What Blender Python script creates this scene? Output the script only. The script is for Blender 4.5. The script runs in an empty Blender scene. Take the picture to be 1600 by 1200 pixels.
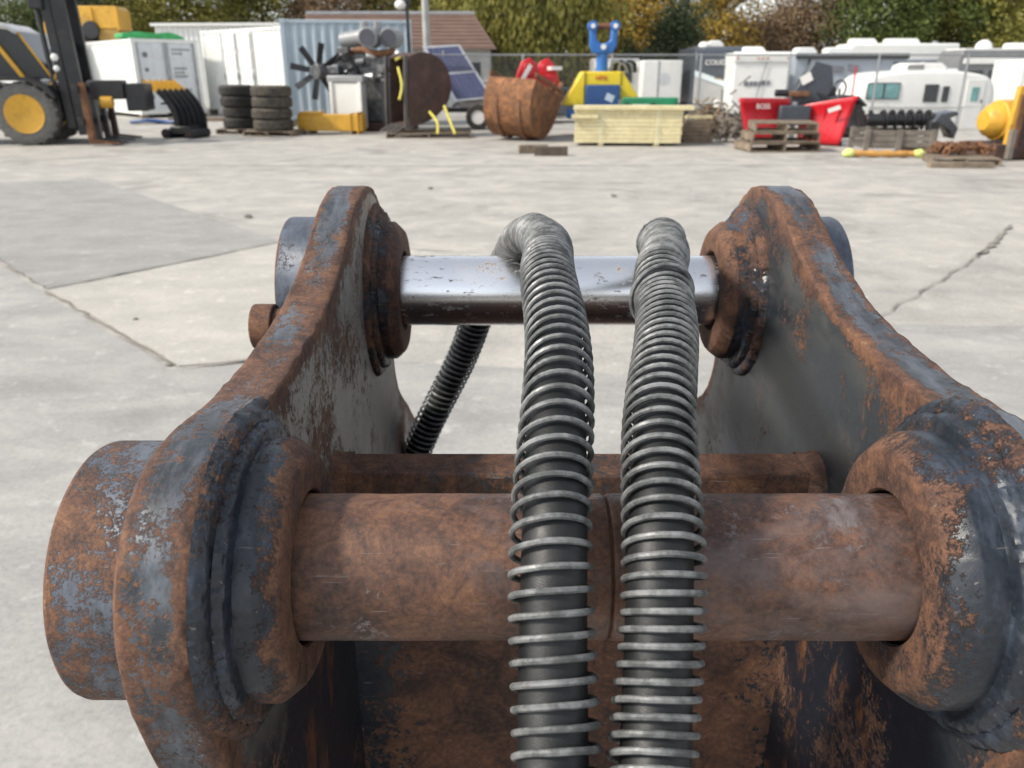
import bpy, bmesh, math, random
from mathutils import Vector, Matrix, Euler, noise

# ------------------------------------------------------------------ camera, sky, sun, exposure
SC = bpy.context.scene
COL = SC.collection
F = 1250.0                       # focal length in pixels of a 1600 px wide picture
PITCH = math.atan(487 / F)
HC = 1.6                         # camera height
cam = bpy.data.cameras.new('camera')
cam.sensor_width = 36
cam.lens = 36 * F / 1600
cam.clip_start = 0.02
cam.clip_end = 3000
cam.dof.use_dof = True
cam.dof.focus_distance = 0.62
cam.dof.aperture_fstop = 11.0
co = bpy.data.objects.new('camera', cam)
co.location = (0, 0, HC)
co.rotation_euler = (math.pi / 2 - PITCH, 0, 0)
COL.objects.link(co)
SC.camera = co

SUN_EL, SUN_AZ = math.radians(42), math.atan2(-0.85, -0.25)      # azimuth measured from +Y towards +X
sdir = Vector((math.sin(SUN_AZ) * math.cos(SUN_EL), math.cos(SUN_AZ) * math.cos(SUN_EL), math.sin(SUN_EL)))
world = bpy.data.worlds.new('World')
SC.world = world
world.use_nodes = True
wn = world.node_tree
sky = wn.nodes.new('ShaderNodeTexSky')
sky.sky_type = 'NISHITA'
sky.sun_disc = False
sky.sun_elevation = SUN_EL
sky.sun_rotation = SUN_AZ
sky.air_density = 1.0
sky.dust_density = 1.0
sky.ozone_density = 1.0
hs = wn.nodes.new('ShaderNodeHueSaturation')      # thin high cloud: paler than a clear sky
hs.inputs['Saturation'].default_value = 0.28
wn.links.new(sky.outputs[0], hs.inputs['Color'])
wn.links.new(hs.outputs[0], wn.nodes['Background'].inputs['Color'])
wn.nodes['Background'].inputs['Strength'].default_value = 0.15
sl = bpy.data.lights.new('sun', 'SUN')
sl.energy = 2.7
sl.angle = math.radians(6)
sl.color = (1.0, 0.92, 0.80)
so = bpy.data.objects.new('sun', sl)
so.rotation_euler = (-sdir).to_track_quat('-Z', 'Y').to_euler()
so.location = (-20, -5, 30)
COL.objects.link(so)
vs = SC.view_settings
vs.view_transform = 'Standard'
vs.look = 'None'
vs.exposure = 0.68
vs.gamma = 1
vs.use_curve_mapping = False
SC.cycles.use_denoising = True
SC.cycles.max_bounces = 6
SC.cycles.caustics_reflective = False
SC.cycles.caustics_refractive = False

random.seed(7)
PI = math.pi
CP, SP = math.cos(PITCH), math.sin(PITCH)


def P(x, y, d):                  # survey helper: picture point at depth d -> metres
    u, v = (x - 800) / F, (600 - y) / F
    return Vector((u * d, d * (CP + v * SP), HC + d * (-SP + v * CP)))


def at(x, d, z=0.0):             # picture column x, depth d, height z -> metres
    return Vector(((x - 800) / F * d, (d - (HC - z) * SP) / CP, z))


# ------------------------------------------------------------------ materials
MATS = {}


class NT:
    def __init__(s, name):
        s.m = bpy.data.materials.new(name)
        s.m.use_nodes = True
        s.t = s.m.node_tree
        s.b = s.t.nodes['Principled BSDF']
        s.pos = s.t.nodes.new('ShaderNodeNewGeometry').outputs['Position']

    def n(s, t):
        return s.t.nodes.new(t)

    def l(s, a, b):
        s.t.links.new(a, b)

    def mapping(s, scale, rot=(0, 0, 0), src=None):
        m = s.n('ShaderNodeMapping')
        m.inputs['Scale'].default_value = scale
        m.inputs['Rotation'].default_value = rot
        s.l(src or s.pos, m.inputs['Vector'])
        return m.outputs[0]

    def noise(s, scale, detail=6, rough=0.6, vec=None, dist=0.0):
        n = s.n('ShaderNodeTexNoise')
        n.inputs['Scale'].default_value = scale
        n.inputs['Detail'].default_value = detail
        n.inputs['Roughness'].default_value = rough
        n.inputs['Distortion'].default_value = dist
        s.l(vec or s.pos, n.inputs['Vector'])
        return n.outputs['Fac']

    def vor(s, scale, feature='F1', vec=None):
        n = s.n('ShaderNodeTexVoronoi')
        n.feature = feature
        n.inputs['Scale'].default_value = scale
        s.l(vec or s.pos, n.inputs['Vector'])
        return n.outputs['Distance']

    def ramp(s, fac, stops):
        r = s.n('ShaderNodeValToRGB')
        e = r.color_ramp.elements
        while len(e) < len(stops):
            e.new(0.5)
        for q, (p, c) in zip(e, stops):
            q.position = p
            if not isinstance(c, tuple):
                c = (c, c, c)
            q.color = (*c, 1)
        s.l(fac, r.inputs[0])
        return r.outputs[0]

    def mix(s, fac, a, b, mode='MIX'):
        m = s.n('ShaderNodeMix')
        m.data_type = 'RGBA'
        m.blend_type = mode
        for sock, v in ((m.inputs['Factor'], fac), (m.inputs[6], a), (m.inputs[7], b)):
            if isinstance(v, (int, float)):
                sock.default_value = v
            elif isinstance(v, tuple):
                sock.default_value = (*v, 1)
            else:
                s.l(v, sock)
        return m.outputs[2]

    def math(s, op, a, b=None, clamp=False):
        m = s.n('ShaderNodeMath')
        m.operation = op
        m.use_clamp = clamp
        for i, v in ((0, a), (1, b)):
            if v is None:
                continue
            if isinstance(v, (int, float)):
                m.inputs[i].default_value = v
            else:
                s.l(v, m.inputs[i])
        return m.outputs[0]

    def attr(s, name):
        a = s.n('ShaderNodeAttribute')
        a.attribute_name = name
        return a.outputs['Fac']

    def bump(s, h, strength=0.3, dist=0.01, normal=None):
        b = s.n('ShaderNodeBump')
        b.inputs['Strength'].default_value = strength
        b.inputs['Distance'].default_value = dist
        s.l(h, b.inputs['Height'])
        if normal is not None:
            s.l(normal, b.inputs['Normal'])
        return b.outputs[0]

    def set(s, key, v):
        k = s.b.inputs[key]
        if isinstance(v, (int, float)):
            k.default_value = v
        elif isinstance(v, tuple):
            k.default_value = (*v, 1)
        else:
            s.l(v, k)


def pm(name, col, rough=0.5, metal=0.0, var=0.18, scale=2.5, dirt=None, dirt_amt=0.45, bump=0.1, spec=None):
    """plain painted / wooden / plastic surface with colour drift, dirt patches and fine relief"""
    if name in MATS:
        return MATS[name]
    t = NT(name)
    n1 = t.noise(scale, 5, 0.6)
    lo = tuple(c * (1 - var) for c in col)
    hi = tuple(min(1, c * (1 + var)) for c in col)
    c = t.mix(t.ramp(n1, [(0.3, 0.0), (0.7, 1.0)]), lo, hi)
    if dirt:
        n2 = t.noise(scale * 2.7, 8, 0.7)
        c = t.mix(t.ramp(n2, [(1 - dirt_amt - 0.06, 0.0), (1 - dirt_amt + 0.12, 0.85)]), c, dirt)
    t.set('Base Color', c)
    t.set('Roughness', t.ramp(t.noise(scale * 6, 3), [(0.3, max(0.03, rough - 0.1)), (0.7, min(1, rough + 0.1))]))
    t.set('Metallic', metal)
    if bump:
        t.set('Normal', t.bump(t.noise(scale * 14, 5, 0.6), bump, 0.01))
    MATS[name] = t.m
    return t.m


RUST_RAMP = [(0.36, (0.024, 0.016, 0.014)), (0.45, (0.064, 0.033, 0.024)), (0.52, (0.118, 0.057, 0.036)), (0.60, (0.180, 0.088, 0.048)), (0.71, (0.285, 0.155, 0.080))]


def steel(name, amount=0.5, paint=(0.012, 0.017, 0.026), worn=(0.16, 0.19, 0.25), worn_amt=0.4, scale=26, grime=None,
          streak=None, gloss=0.32, weark=0.5, bump=0.5, rrough=0.82, bias=None, low=None, patina=0.0, speck=0.55):
    """weathered painted steel: dark paint, rubbed pale paint, rust patches, rusted edges (attribute wear)"""
    t = NT(name)
    w = t.attr('wear')
    big = t.noise(scale * 0.35, 6, 0.62, dist=0.4)
    mid = t.noise(scale, 9, 0.68, dist=0.3)
    fine = t.noise(scale * 7, 6, 0.7)
    m = t.math('ADD', t.math('MULTIPLY', big, 0.55), t.math('MULTIPLY', mid, 0.45))
    m = t.math('ADD', m, t.math('MULTIPLY', t.math('SUBTRACT', fine, 0.5), speck * 0.6))
    m = t.math('ADD', m, t.math('MULTIPLY', t.math('SUBTRACT', t.noise(scale * 20, 4, 0.7), 0.5), speck * 0.5))
    if bias or low:
        sx = t.n('ShaderNodeSeparateXYZ')
        t.l(t.pos, sx.inputs[0])
    if bias:
        ax, cen, free, k_ = bias
        dd = t.math('MAXIMUM', t.math('SUBTRACT', t.math('ABSOLUTE', t.math('SUBTRACT', sx.outputs[ax], cen)), free), 0.0)
        m = t.math('ADD', m, t.math('MULTIPLY', dd, k_))
    m = t.math('ADD', m, t.math('MULTIPLY', w, weark * 0.22))
    thr = 0.5 + (0.5 - amount) * 0.42
    rust = t.ramp(m, [(thr - 0.025, 0.0), (thr + 0.03, 1.0)])
    # paint
    sm = t.mapping((1, 0.16, 0.5), (0.3, 0.2, 0.1))
    wn_ = t.math('ADD', t.math('MULTIPLY', t.noise(scale * 3.2, 8, 0.72, sm), 0.6), t.math('MULTIPLY', t.noise(scale * 0.6, 5, 0.6), 0.4))
    wthr = 0.5 + (0.5 - worn_amt) * 0.4
    wmask = t.ramp(wn_, [(wthr - 0.05, 0.0), (wthr + 0.09, 1.0)])
    pc = t.mix(wmask, paint, worn)
    pc = t.mix(t.ramp(t.noise(scale * 11, 3), [(0.35, 0.0), (0.65, 0.28)]), pc, tuple(min(1, c * 1.9 + 0.015) for c in paint))
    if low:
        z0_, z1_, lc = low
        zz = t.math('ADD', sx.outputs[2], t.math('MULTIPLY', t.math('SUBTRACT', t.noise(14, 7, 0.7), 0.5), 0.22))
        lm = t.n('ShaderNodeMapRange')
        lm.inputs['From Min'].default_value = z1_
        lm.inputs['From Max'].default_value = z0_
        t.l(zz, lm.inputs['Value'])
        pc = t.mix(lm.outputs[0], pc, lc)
    # rust
    rn = t.math('ADD', t.math('MULTIPLY', t.noise(scale * 2.1, 9, 0.75, dist=0.6), 0.6), t.math('MULTIPLY', t.noise(scale * 16, 6, 0.8), 0.4))
    rn = t.math('ADD', rn, t.math('MULTIPLY', t.math('SUBTRACT', t.noise(scale * 0.42, 4, 0.6), 0.5), 0.38))
    rc = t.ramp(rn, RUST_RAMP)
    chip = t.ramp(t.vor(scale * 3.4, 'DISTANCE_TO_EDGE', vec=t.mapping((1, 1, 1))), [(0.02, 0.55), (0.07, 1.0)])
    rc = t.mix(0.35, rc, chip, 'MULTIPLY')
    if patina:
        pt = t.ramp(t.noise(scale * 0.7, 7, 0.7, t.mapping((0.5, 1, 1)), dist=0.4), [(0.50, 0.0), (0.64, patina)])
        rc = t.mix(pt, rc, (0.155, 0.115, 0.108))
    c = t.mix(rust, pc, rc)
    if grime:
        gm = t.ramp(t.noise(scale * 0.5, 8, 0.7, dist=1.0), [(0.47, 0.0), (0.62, 0.9)])
        c = t.mix(gm, c, grime)
    if streak:
        sv = t.mapping((9, 1.3, 0.5), (0.45, 0, 0))
        stn = t.ramp(t.noise(11, 7, 0.7, sv), [(0.58, 0.0), (0.66, 0.9)])
        c = t.mix(stn, c, streak)
    # scratches
    v1 = t.mapping((3, 60, 26), (0.7, 0.3, 0.2))
    scr = t.ramp(t.noise(9, 3, 0.5, v1), [(0.69, 0.0), (0.73, 0.6)])
    c = t.mix(scr, c, (0.20, 0.17, 0.15))
    t.set('Base Color', c)
    t.set('Roughness', t.mix(rust, t.mix(wmask, (gloss,) * 3, (0.48,) * 3), (rrough,) * 3))
    t.set('Metallic', t.math('MULTIPLY', t.math('SUBTRACT', 1.0, rust), t.math('MULTIPLY', wmask, 0.12)))
    hgt = t.math('ADD', t.math('MULTIPLY', rust, t.math('ADD', fine, 0.4)), t.math('MULTIPLY', mid, 0.8))
    nb = t.bump(hgt, bump, 0.0016)
    t.set('Normal', t.bump(t.noise(scale * 0.8, 3), bump * 0.4, 0.006, nb))
    MATS[name] = t.m
    return t.m


# ------------------------------------------------------------------ mesh helpers
class MB:
    def __init__(s):
        s.v, s.f, s.w = [], [], []

    def add(s, verts, faces, wear=None):
        o = len(s.v)
        s.v += [Vector(q) for q in verts]
        s.w += wear if wear else [0.0] * len(verts)
        s.f += [tuple(o + i for i in q) for q in faces]
        return s

    def box(s, c, size, rot=None, taper=1.0):
        x, y, z = (q / 2 for q in size)
        vs_ = [Vector((a * x * (taper if cz > 0 else 1), b * y * (taper if cz > 0 else 1), cz * z)) for cz in (-1, 1) for b in (-1, 1) for a in (-1, 1)]
        if rot is not None:
            R = Euler(rot).to_matrix() if not isinstance(rot, Matrix) else rot
            vs_ = [R @ q for q in vs_]
        c = Vector(c)
        return s.add([q + c for q in vs_], [(0, 2, 3, 1), (4, 5, 7, 6), (0, 1, 5, 4), (2, 6, 7, 3), (0, 4, 6, 2), (1, 3, 7, 5)])

    def bar(s, a, b, w, h=None):
        a, b = Vector(a), Vector(b)
        d = b - a
        q = d.to_track_quat('X', 'Z').to_matrix()
        return s.box((a + b) / 2, (d.length, w, h or w), q)

    def cyl(s, a, b, r0, r1=None, n=16, caps=True):
        a, b = Vector(a), Vector(b)
        r1 = r0 if r1 is None else r1
        q = (b - a).to_track_quat('Z', 'Y').to_matrix()
        vs_ = []
        for p_, r in ((a, r0), (b, r1)):
            vs_ += [p_ + q @ Vector((r * math.cos(2 * PI * i / n), r * math.sin(2 * PI * i / n), 0)) for i in range(n)]
        fs = [(i, (i + 1) % n, n + (i + 1) % n, n + i) for i in range(n)]
        if caps:
            fs += [tuple(range(n - 1, -1, -1)), tuple(range(n, 2 * n))]
        return s.add(vs_, fs)

    def tube(s, path, r, n=8, caps=True):
        path = [Vector(q) for q in path]
        rad = r if callable(r) else (lambda i: r)
        t0 = (path[1] - path[0]).normalized()
        up = Vector((0, 0, 1)) if abs(t0.z) < 0.9 else Vector((1, 0, 0))
        nn = (up - t0 * up.dot(t0)).normalized()
        vs_ = []
        for i, p_ in enumerate(path):
            t = (path[min(i + 1, len(path) - 1)] - path[max(i - 1, 0)]).normalized()
            nn = (nn - t * nn.dot(t)).normalized()
            bn = t.cross(nn)
            for k in range(n):
                a = 2 * PI * k / n
                vs_.append(p_ + (nn * math.cos(a) + bn * math.sin(a)) * rad(i))
        fs = []
        for i in range(len(path) - 1):
            for k in range(n):
                fs.append((i * n + k, i * n + (k + 1) % n, (i + 1) * n + (k + 1) % n, (i + 1) * n + k))
        if caps:
            fs += [tuple(range(n - 1, -1, -1)), tuple((len(path) - 1) * n + k for k in range(n))]
        return s.add(vs_, fs)

    def prism(s, poly, a, b, axis='y'):
        """polygon of (p, q) pairs extruded along an axis from a to b"""
        def mk(p_, q, t):
            return {'y': (p_, t, q), 'x': (t, p_, q), 'z': (p_, q, t)}[axis]
        n = len(poly)
        vs_ = [mk(*q, a) for q in poly] + [mk(*q, b) for q in poly]
        fs = [(i, (i + 1) % n, n + (i + 1) % n, n + i) for i in range(n)] + [tuple(range(n - 1, -1, -1)), tuple(range(n, 2 * n))]
        return s.add(vs_, fs)

    def shell(s, pts, th, a, b, axis='y'):
        """open strip profile with thickness, extruded"""
        pts = [Vector((q[0], q[1])) for q in pts]
        off = []
        for i, q in enumerate(pts):
            t = (pts[min(i + 1, len(pts) - 1)] - pts[max(i - 1, 0)]).normalized()
            off.append(q + Vector((-t.y, t.x)) * th)
        n = len(pts)
        for i in range(n - 1):
            s.prism([pts[i], pts[i + 1], off[i + 1], off[i]], a, b, axis)
        return s

    def lathe(s, prof, n=32, M=None, wear=None, jit=None):
        """profile of (r, z) turned about Z, then moved by M"""
        M = M or Matrix()
        vs_, ws = [], []
        for j, (r, z) in enumerate(prof):
            for i in range(n):
                a = 2 * PI * i / n
                q = jit(j, a) if jit else (0, 0)
                rr = r + q[0]
                vs_.append(M @ Vector((rr * math.cos(a), rr * math.sin(a), z + q[1])))
                ws.append(wear[j] if wear else 0.0)
        fs = [(j * n + i, j * n + (i + 1) % n, (j + 1) * n + (i + 1) % n, (j + 1) * n + i) for j in range(len(prof) - 1) for i in range(n)]
        return s.add(vs_, fs, ws)

    def ball(s, c, rad, n=14, m=8):
        if isinstance(rad, (int, float)):
            rad = (rad,) * 3
        c = Vector(c)
        vs_ = []
        for j in range(m + 1):
            ph = PI * j / m
            for i in range(n):
                a = 2 * PI * i / n
                vs_.append(c + Vector((rad[0] * math.sin(ph) * math.cos(a), rad[1] * math.sin(ph) * math.sin(a), rad[2] * math.cos(ph))))
        return s.add(vs_, [(j * n + i, (j + 1) * n + i, (j + 1) * n + (i + 1) % n, j * n + (i + 1) % n) for j in range(m) for i in range(n)])

    def mesh(s, name, mat, smooth=38, wear=False):
        me = bpy.data.meshes.new(name)
        me.from_pydata(s.v, [], s.f)
        bm = bmesh.new()
        bm.from_mesh(me)
        bmesh.ops.recalc_face_normals(bm, faces=bm.faces)
        bm.to_mesh(me)
        bm.free()
        if wear:
            at_ = me.attributes.new('wear', 'FLOAT', 'POINT')
            at_.data.foreach_set('value', s.w)
        if smooth:
            me.polygons.foreach_set('use_smooth', [True] * len(me.polygons))
            me.set_sharp_from_angle(angle=math.radians(smooth))
        me.materials.append(mat)
        me.update()
        return me

    def build(s, name, mat, parent=None, smooth=38, bevel=0.0, wear=False, label=None, seg=2):
        o = bpy.data.objects.new(name, s.mesh(name, mat, smooth, wear))
        COL.objects.link(o)
        if parent:
            o.parent = parent
        if bevel:
            b = o.modifiers.new('bevel', 'BEVEL')
            b.width = bevel
            b.segments = seg
            b.limit_method = 'ANGLE'
        if label:
            o['label'] = label
        return o


def thing(name, label, cat, loc=(0, 0, 0), rz=0.0, group=None, scale=1.0):
    o = bpy.data.objects.new(name, None)
    o.empty_display_size = 0.2
    COL.objects.link(o)
    o.location = loc
    o.rotation_euler = (0, 0, rz)
    o.scale = (scale,) * 3
    o['label'] = label
    o['category'] = cat
    if group:
        o['group'] = group
    return o


def tag(o, label, cat, group=None):
    o['label'] = label
    o['category'] = cat
    if group:
        o['group'] = group
    return o


def struct(o, kind='structure'):
    o['kind'] = kind
    return o


def inst(me, name, parent, loc=(0, 0, 0), rot=(0, 0, 0), scale=(1, 1, 1)):
    o = bpy.data.objects.new(name, me)
    COL.objects.link(o)
    o.parent = parent
    o.location = loc
    o.rotation_euler = rot
    o.scale = scale
    return o


def dup(root, loc, rz, label, group=None):
    r = root.copy()
    COL.objects.link(r)
    r.location = loc
    r.rotation_euler = (0, 0, rz)
    r['label'] = label
    if group:
        r['group'] = group
    for ch in list(root.children):
        c = ch.copy()
        COL.objects.link(c)
        c.parent = r
        for g in ch.children:
            d = g.copy()
            COL.objects.link(d)
            d.parent = c
    return r


def lettering(text, size, mat, parent, loc, rot, name='lettering', shear=0.0, extrude=0.004):
    cu = bpy.data.curves.new('lettering', 'FONT')
    cu.body = text
    cu.size = size
    cu.extrude = extrude
    cu.shear = shear
    cu.align_x = 'CENTER'
    cu.align_y = 'CENTER'
    tmp = bpy.data.objects.new('tmp', cu)
    COL.objects.link(tmp)
    bpy.context.view_layer.update()
    me = bpy.data.meshes.new_from_object(tmp.evaluated_get(bpy.context.evaluated_depsgraph_get()))
    bpy.data.objects.remove(tmp)
    me.materials.clear()
    me.materials.append(mat)
    return inst(me, name, parent, loc, rot)


def catmull(pts, n):
    pts = [Vector(q) for q in pts]
    out = []
    for i in range(len(pts) - 1):
        p0, p1, p2, p3 = pts[max(i - 1, 0)], pts[i], pts[i + 1], pts[min(i + 2, len(pts) - 1)]
        for k in range(n):
            t = k / n
            out.append(0.5 * ((2 * p1) + (p2 - p0) * t + (2 * p0 - 5 * p1 + 4 * p2 - p3) * t * t + (3 * p1 - p0 - 3 * p2 + p3) * t ** 3))
    out.append(pts[-1])
    return out


def resample(pts, step):
    L = [0.0]
    for i in range(1, len(pts)):
        L.append(L[-1] + (pts[i] - pts[i - 1]).length)
    n = int(L[-1] / step)
    out, j = [], 0
    for k in range(n + 1):
        s_ = k * L[-1] / n
        while j < len(L) - 2 and L[j + 1] < s_:
            j += 1
        t = (s_ - L[j]) / max(1e-9, L[j + 1] - L[j])
        out.append(pts[j].lerp(pts[j + 1], t))
    return out, L[-1]


# common colours
WHITE = pm('white_paint', (0.74, 0.75, 0.73), 0.45, var=0.05, dirt=(0.45, 0.40, 0.33), dirt_amt=0.33)
DOORWHITE_SHADED = pm('door_white_shaded_paint', (0.66, 0.69, 0.72), 0.45, var=0.05, dirt=(0.42, 0.42, 0.42), dirt_amt=0.36)  # container white with the bluish shade of the door ends mixed in
GREYBLUE = pm('grey_blue_paint', (0.42, 0.50, 0.56), 0.5, var=0.08, dirt=(0.32, 0.34, 0.34), dirt_amt=0.35)
BLACK = pm('black_paint', (0.018, 0.019, 0.022), 0.4, var=0.3, dirt=(0.06, 0.05, 0.045), dirt_amt=0.4)
RUBBER = pm('rubber', (0.030, 0.029, 0.028), 0.8, var=0.25, dirt=(0.10, 0.09, 0.075), dirt_amt=0.45, scale=6)
TYREGREY = pm('dusty_tyre_rubber', (0.12, 0.12, 0.115), 0.85, var=0.2, dirt=(0.19, 0.18, 0.16), dirt_amt=0.5, scale=6)
YELLOW = pm('yellow_paint', (0.60, 0.33, 0.035), 0.45, var=0.12, dirt=(0.28, 0.15, 0.04), dirt_amt=0.4)
BRIGHTYEL = pm('bright_yellow_paint', (0.78, 0.58, 0.03), 0.4, var=0.08, dirt=(0.55, 0.40, 0.06), dirt_amt=0.35)
BLUE = pm('blue_paint', (0.025, 0.14, 0.45), 0.4, var=0.15, dirt=(0.05, 0.09, 0.2), dirt_amt=0.4)
DKBLUE = pm('dark_blue_panel', (0.025, 0.075, 0.22), 0.4, var=0.15)
GREEN = pm('green_paint', (0.01, 0.19, 0.085), 0.45, var=0.15)
RED = pm('red_paint', (0.52, 0.012, 0.022), 0.3, var=0.12, dirt=(0.30, 0.03, 0.03), dirt_amt=0.35)
WOODOLD = pm('weathered_wood', (0.21, 0.165, 0.12), 0.85, var=0.35, scale=5, dirt=(0.10, 0.08, 0.065), dirt_amt=0.4)
WOODGREY = pm('grey_wood', (0.20, 0.175, 0.15), 0.85, var=0.3, scale=5, dirt=(0.09, 0.075, 0.065), dirt_amt=0.4)
LUMBER = pm('fresh_lumber', (0.68, 0.60, 0.36), 0.8, var=0.14, scale=4, dirt=(0.50, 0.38, 0.18), dirt_amt=0.42)
GALV = pm('galvanised_steel', (0.36, 0.37, 0.38), 0.45, metal=0.7, var=0.15)
CHROMEY = pm('bare_aluminium', (0.55, 0.56, 0.57), 0.35, metal=0.8, var=0.15, scale=8)
GLASSDK = pm('dark_glass', (0.02, 0.025, 0.03), 0.08, var=0.2, bump=0)
GLASSTEAL = pm('teal_window_glass', (0.16, 0.36, 0.36), 0.1, var=0.25, scale=4, bump=0)
RVGREY = pm('grey_siding', (0.36, 0.40, 0.45), 0.45, var=0.08)
RVDARK = pm('charcoal_gel_coat', (0.055, 0.065, 0.08), 0.3, var=0.1)
RVWHITE = pm('white_gel_coat', (0.78, 0.78, 0.75), 0.35, var=0.04, dirt=(0.6, 0.58, 0.53), dirt_amt=0.35)
BROWNR = pm('rusty_scrap_steel', (0.16, 0.075, 0.04), 0.85, var=0.4, scale=3, dirt=(0.30, 0.15, 0.06), dirt_amt=0.45)
RUSTDK = pm('dark_rusty_steel', (0.075, 0.042, 0.032), 0.75, var=0.35, scale=3, dirt=(0.03, 0.03, 0.032), dirt_amt=0.45)
RUSTOR = pm('orange_rusty_steel', (0.25, 0.11, 0.045), 0.85, var=0.5, scale=3.2, dirt=(0.10, 0.05, 0.03), dirt_amt=0.52)
STRAP = pm('yellow_strap', (0.62, 0.55, 0.10), 0.7)
ENGINE = pm('engine_grey', (0.16, 0.165, 0.17), 0.45, metal=0.4, var=0.5, scale=6, dirt=(0.03, 0.03, 0.03), dirt_amt=0.5)
TILEBROWN = pm('brown_shingles', (0.15, 0.095, 0.075), 0.9, var=0.15, scale=1.5)


# ------------------------------------------------------------------ ground
def gz(x, y):
    a = min(1, max(0, (y - 25.7) / 2.0))
    b = min(1, max(0, (x + 1.5) / 3.0))
    return -0.6 * a * a * (3 - 2 * a) * b * b * (3 - 2 * b)


t = NT('concrete')
n1 = t.noise(0.28, 6, 0.6, dist=0.5)
n2 = t.noise(1.7, 8, 0.68, dist=0.4)
n3 = t.noise(38, 6, 0.75)
c = t.ramp(n1, [(0.32, (0.300, 0.288, 0.265)), (0.52, (0.375, 0.360, 0.330)), (0.72, (0.455, 0.432, 0.39))])
c = t.mix(0.55, c, t.ramp(n2, [(0.31, (0.245, 0.236, 0.218)), (0.5, (0.385, 0.368, 0.335)), (0.66, (0.52, 0.495, 0.45))]))
spots = t.ramp(t.noise(5.5, 5, 0.62, dist=0.2), [(0.60, 0.0), (0.70, 0.75)])
c = t.mix(spots, c, (0.53, 0.51, 0.47))
dark = t.ramp(t.noise(3.1, 6, 0.7, t.mapping((0.5, 1.4, 1))), [(0.60, 0.0), (0.74, 0.6)])
c = t.mix(dark, c, (0.22, 0.215, 0.205))
stain = t.ramp(t.noise(0.55, 7, 0.66, t.mapping((1, 1, 1), (0, 0, 0.5)), dist=0.9), [(0.54, 0.0), (0.66, 0.7)])
c = t.mix(stain, c, (0.215, 0.205, 0.19))
tyrem = t.ramp(t.noise(1.0, 5, 0.6, t.mapping((0.10, 1.9, 1), (0, 0, 0.25)), dist=0.3), [(0.58, 0.0), (0.68, 0.35)])
c = t.mix(tyrem, c, (0.24, 0.23, 0.22))
agg = t.ramp(n3, [(0.30, 0.66), (0.5, 1.0), (0.74, 1.26)])
c = t.mix(0.7, c, agg, 'MULTIPLY')
peb = t.ramp(t.noise(150, 3, 0.6), [(0.62, 0.0), (0.68, 0.55)])
c = t.mix(peb, c, (0.55, 0.53, 0.50))
t.set('Base Color', c)
t.set('Roughness', 0.9)
t.set('Normal', t.bump(n3, 0.55, 0.006, t.bump(n2, 0.25, 0.03)))
MATS['concrete'] = t.m


def concrete_tone(name, lo, hi):
    t = NT(name)
    a = t.noise(1.9, 8, 0.68, t.mapping((0.7, 1.2, 1)), dist=0.4)
    b = t.noise(45, 6, 0.75)
    c_ = t.ramp(a, [(0.33, lo), (0.67, hi)])
    st_ = t.ramp(t.noise(0.9, 7, 0.68, dist=0.8), [(0.55, 0.0), (0.70, 0.32)])
    c_ = t.mix(st_, c_, tuple(q * 0.72 for q in lo))
    c_ = t.mix(0.7, c_, t.ramp(b, [(0.30, 0.74), (0.5, 1.0), (0.74, 1.2)]), 'MULTIPLY')
    sp = t.ramp(t.noise(7, 6, 0.66), [(0.58, 0.0), (0.70, 0.6)])
    c_ = t.mix(sp, c_, tuple(min(1, q * 1.35) for q in hi))
    t.set('Base Color', c_)
    t.set('Roughness', 0.9)
    t.set('Normal', t.bump(b, 0.5, 0.006))
    return t.m


xs = [-400, -150, -80, -50, -30, -15, -6, -3] + [-1.5 + 0.25 * i for i in range(13)] + [3, 6, 12, 20, 30, 50, 80, 150, 400]
ys = [-60, -10, 0, 5, 10, 15, 20, 25, 25.6] + [25.7 + 0.2 * i for i in range(11)] + [28.5, 35, 50, 80, 120, 250, 900]
g = MB()
g.add([(x, y, gz(x, y)) for y in ys for x in xs],
      [(j * len(xs) + i, j * len(xs) + i + 1, (j + 1) * len(xs) + i + 1, (j + 1) * len(xs) + i) for j in range(len(ys) - 1) for i in range(len(xs) - 1)])
ground = struct(g.build('ground', MATS['concrete']))

random.seed(3)


def jag(poly, step=0.25, amp=0.012):
    out = []
    for i, a in enumerate(poly):
        a, b = Vector(a), Vector(poly[(i + 1) % len(poly)])
        n = max(1, int((b - a).length / step))
        for k in range(n):
            q = a.lerp(b, k / n)
            out.append((q.x + random.uniform(-amp, amp), q.y + random.uniform(-amp, amp)))
    return out


# poured slabs of different age in the yard: real thin pours with their own edges
s1 = MB().prism(jag([(-14.0, 10.9), (-6.73, 13.17), (-2.33, 8.07), (-3.67, 6.17), (-4.75, 7.3)]), -0.05, 0.006, 'z')
s1.build('slab', concrete_tone('asphalt_grey_slab', (0.245, 0.240, 0.230), (0.335, 0.328, 0.312)), ground, label='darker grey patch of paving')
s2 = MB().prism(jag([(-3.60, 6.10), (-2.30, 7.98), (0.2, 7.3), (-1.2, 4.62), (-1.56, 4.47), (-1.95, 4.38), (-2.14, 4.6)]), -0.05, 0.011, 'z')
s2.build('slab', concrete_tone('pale_slab', (0.37, 0.355, 0.32), (0.47, 0.45, 0.41)), ground, label='pale poured slab')

s3 = MB().prism(jag([(-14.0, 10.7), (-4.78, 7.26), (-3.70, 6.10), (-2.17, 4.54), (-1.98, 4.33), (-1.62, 4.42), (-1.2, 4.57), (0.6, 4.25), (2.45, 5.22), (3.6, 5.18), (5.2, 5.33), (8.0, 5.58), (14, 5.5), (14, -1.5), (-14, -1.5)]), -0.05, 0.004, 'z')
s3.build('slab', concrete_tone('mid_grey_slab', (0.265, 0.26, 0.25), (0.40, 0.39, 0.37)), ground, label='broad greyer paving in the near ground')


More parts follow.
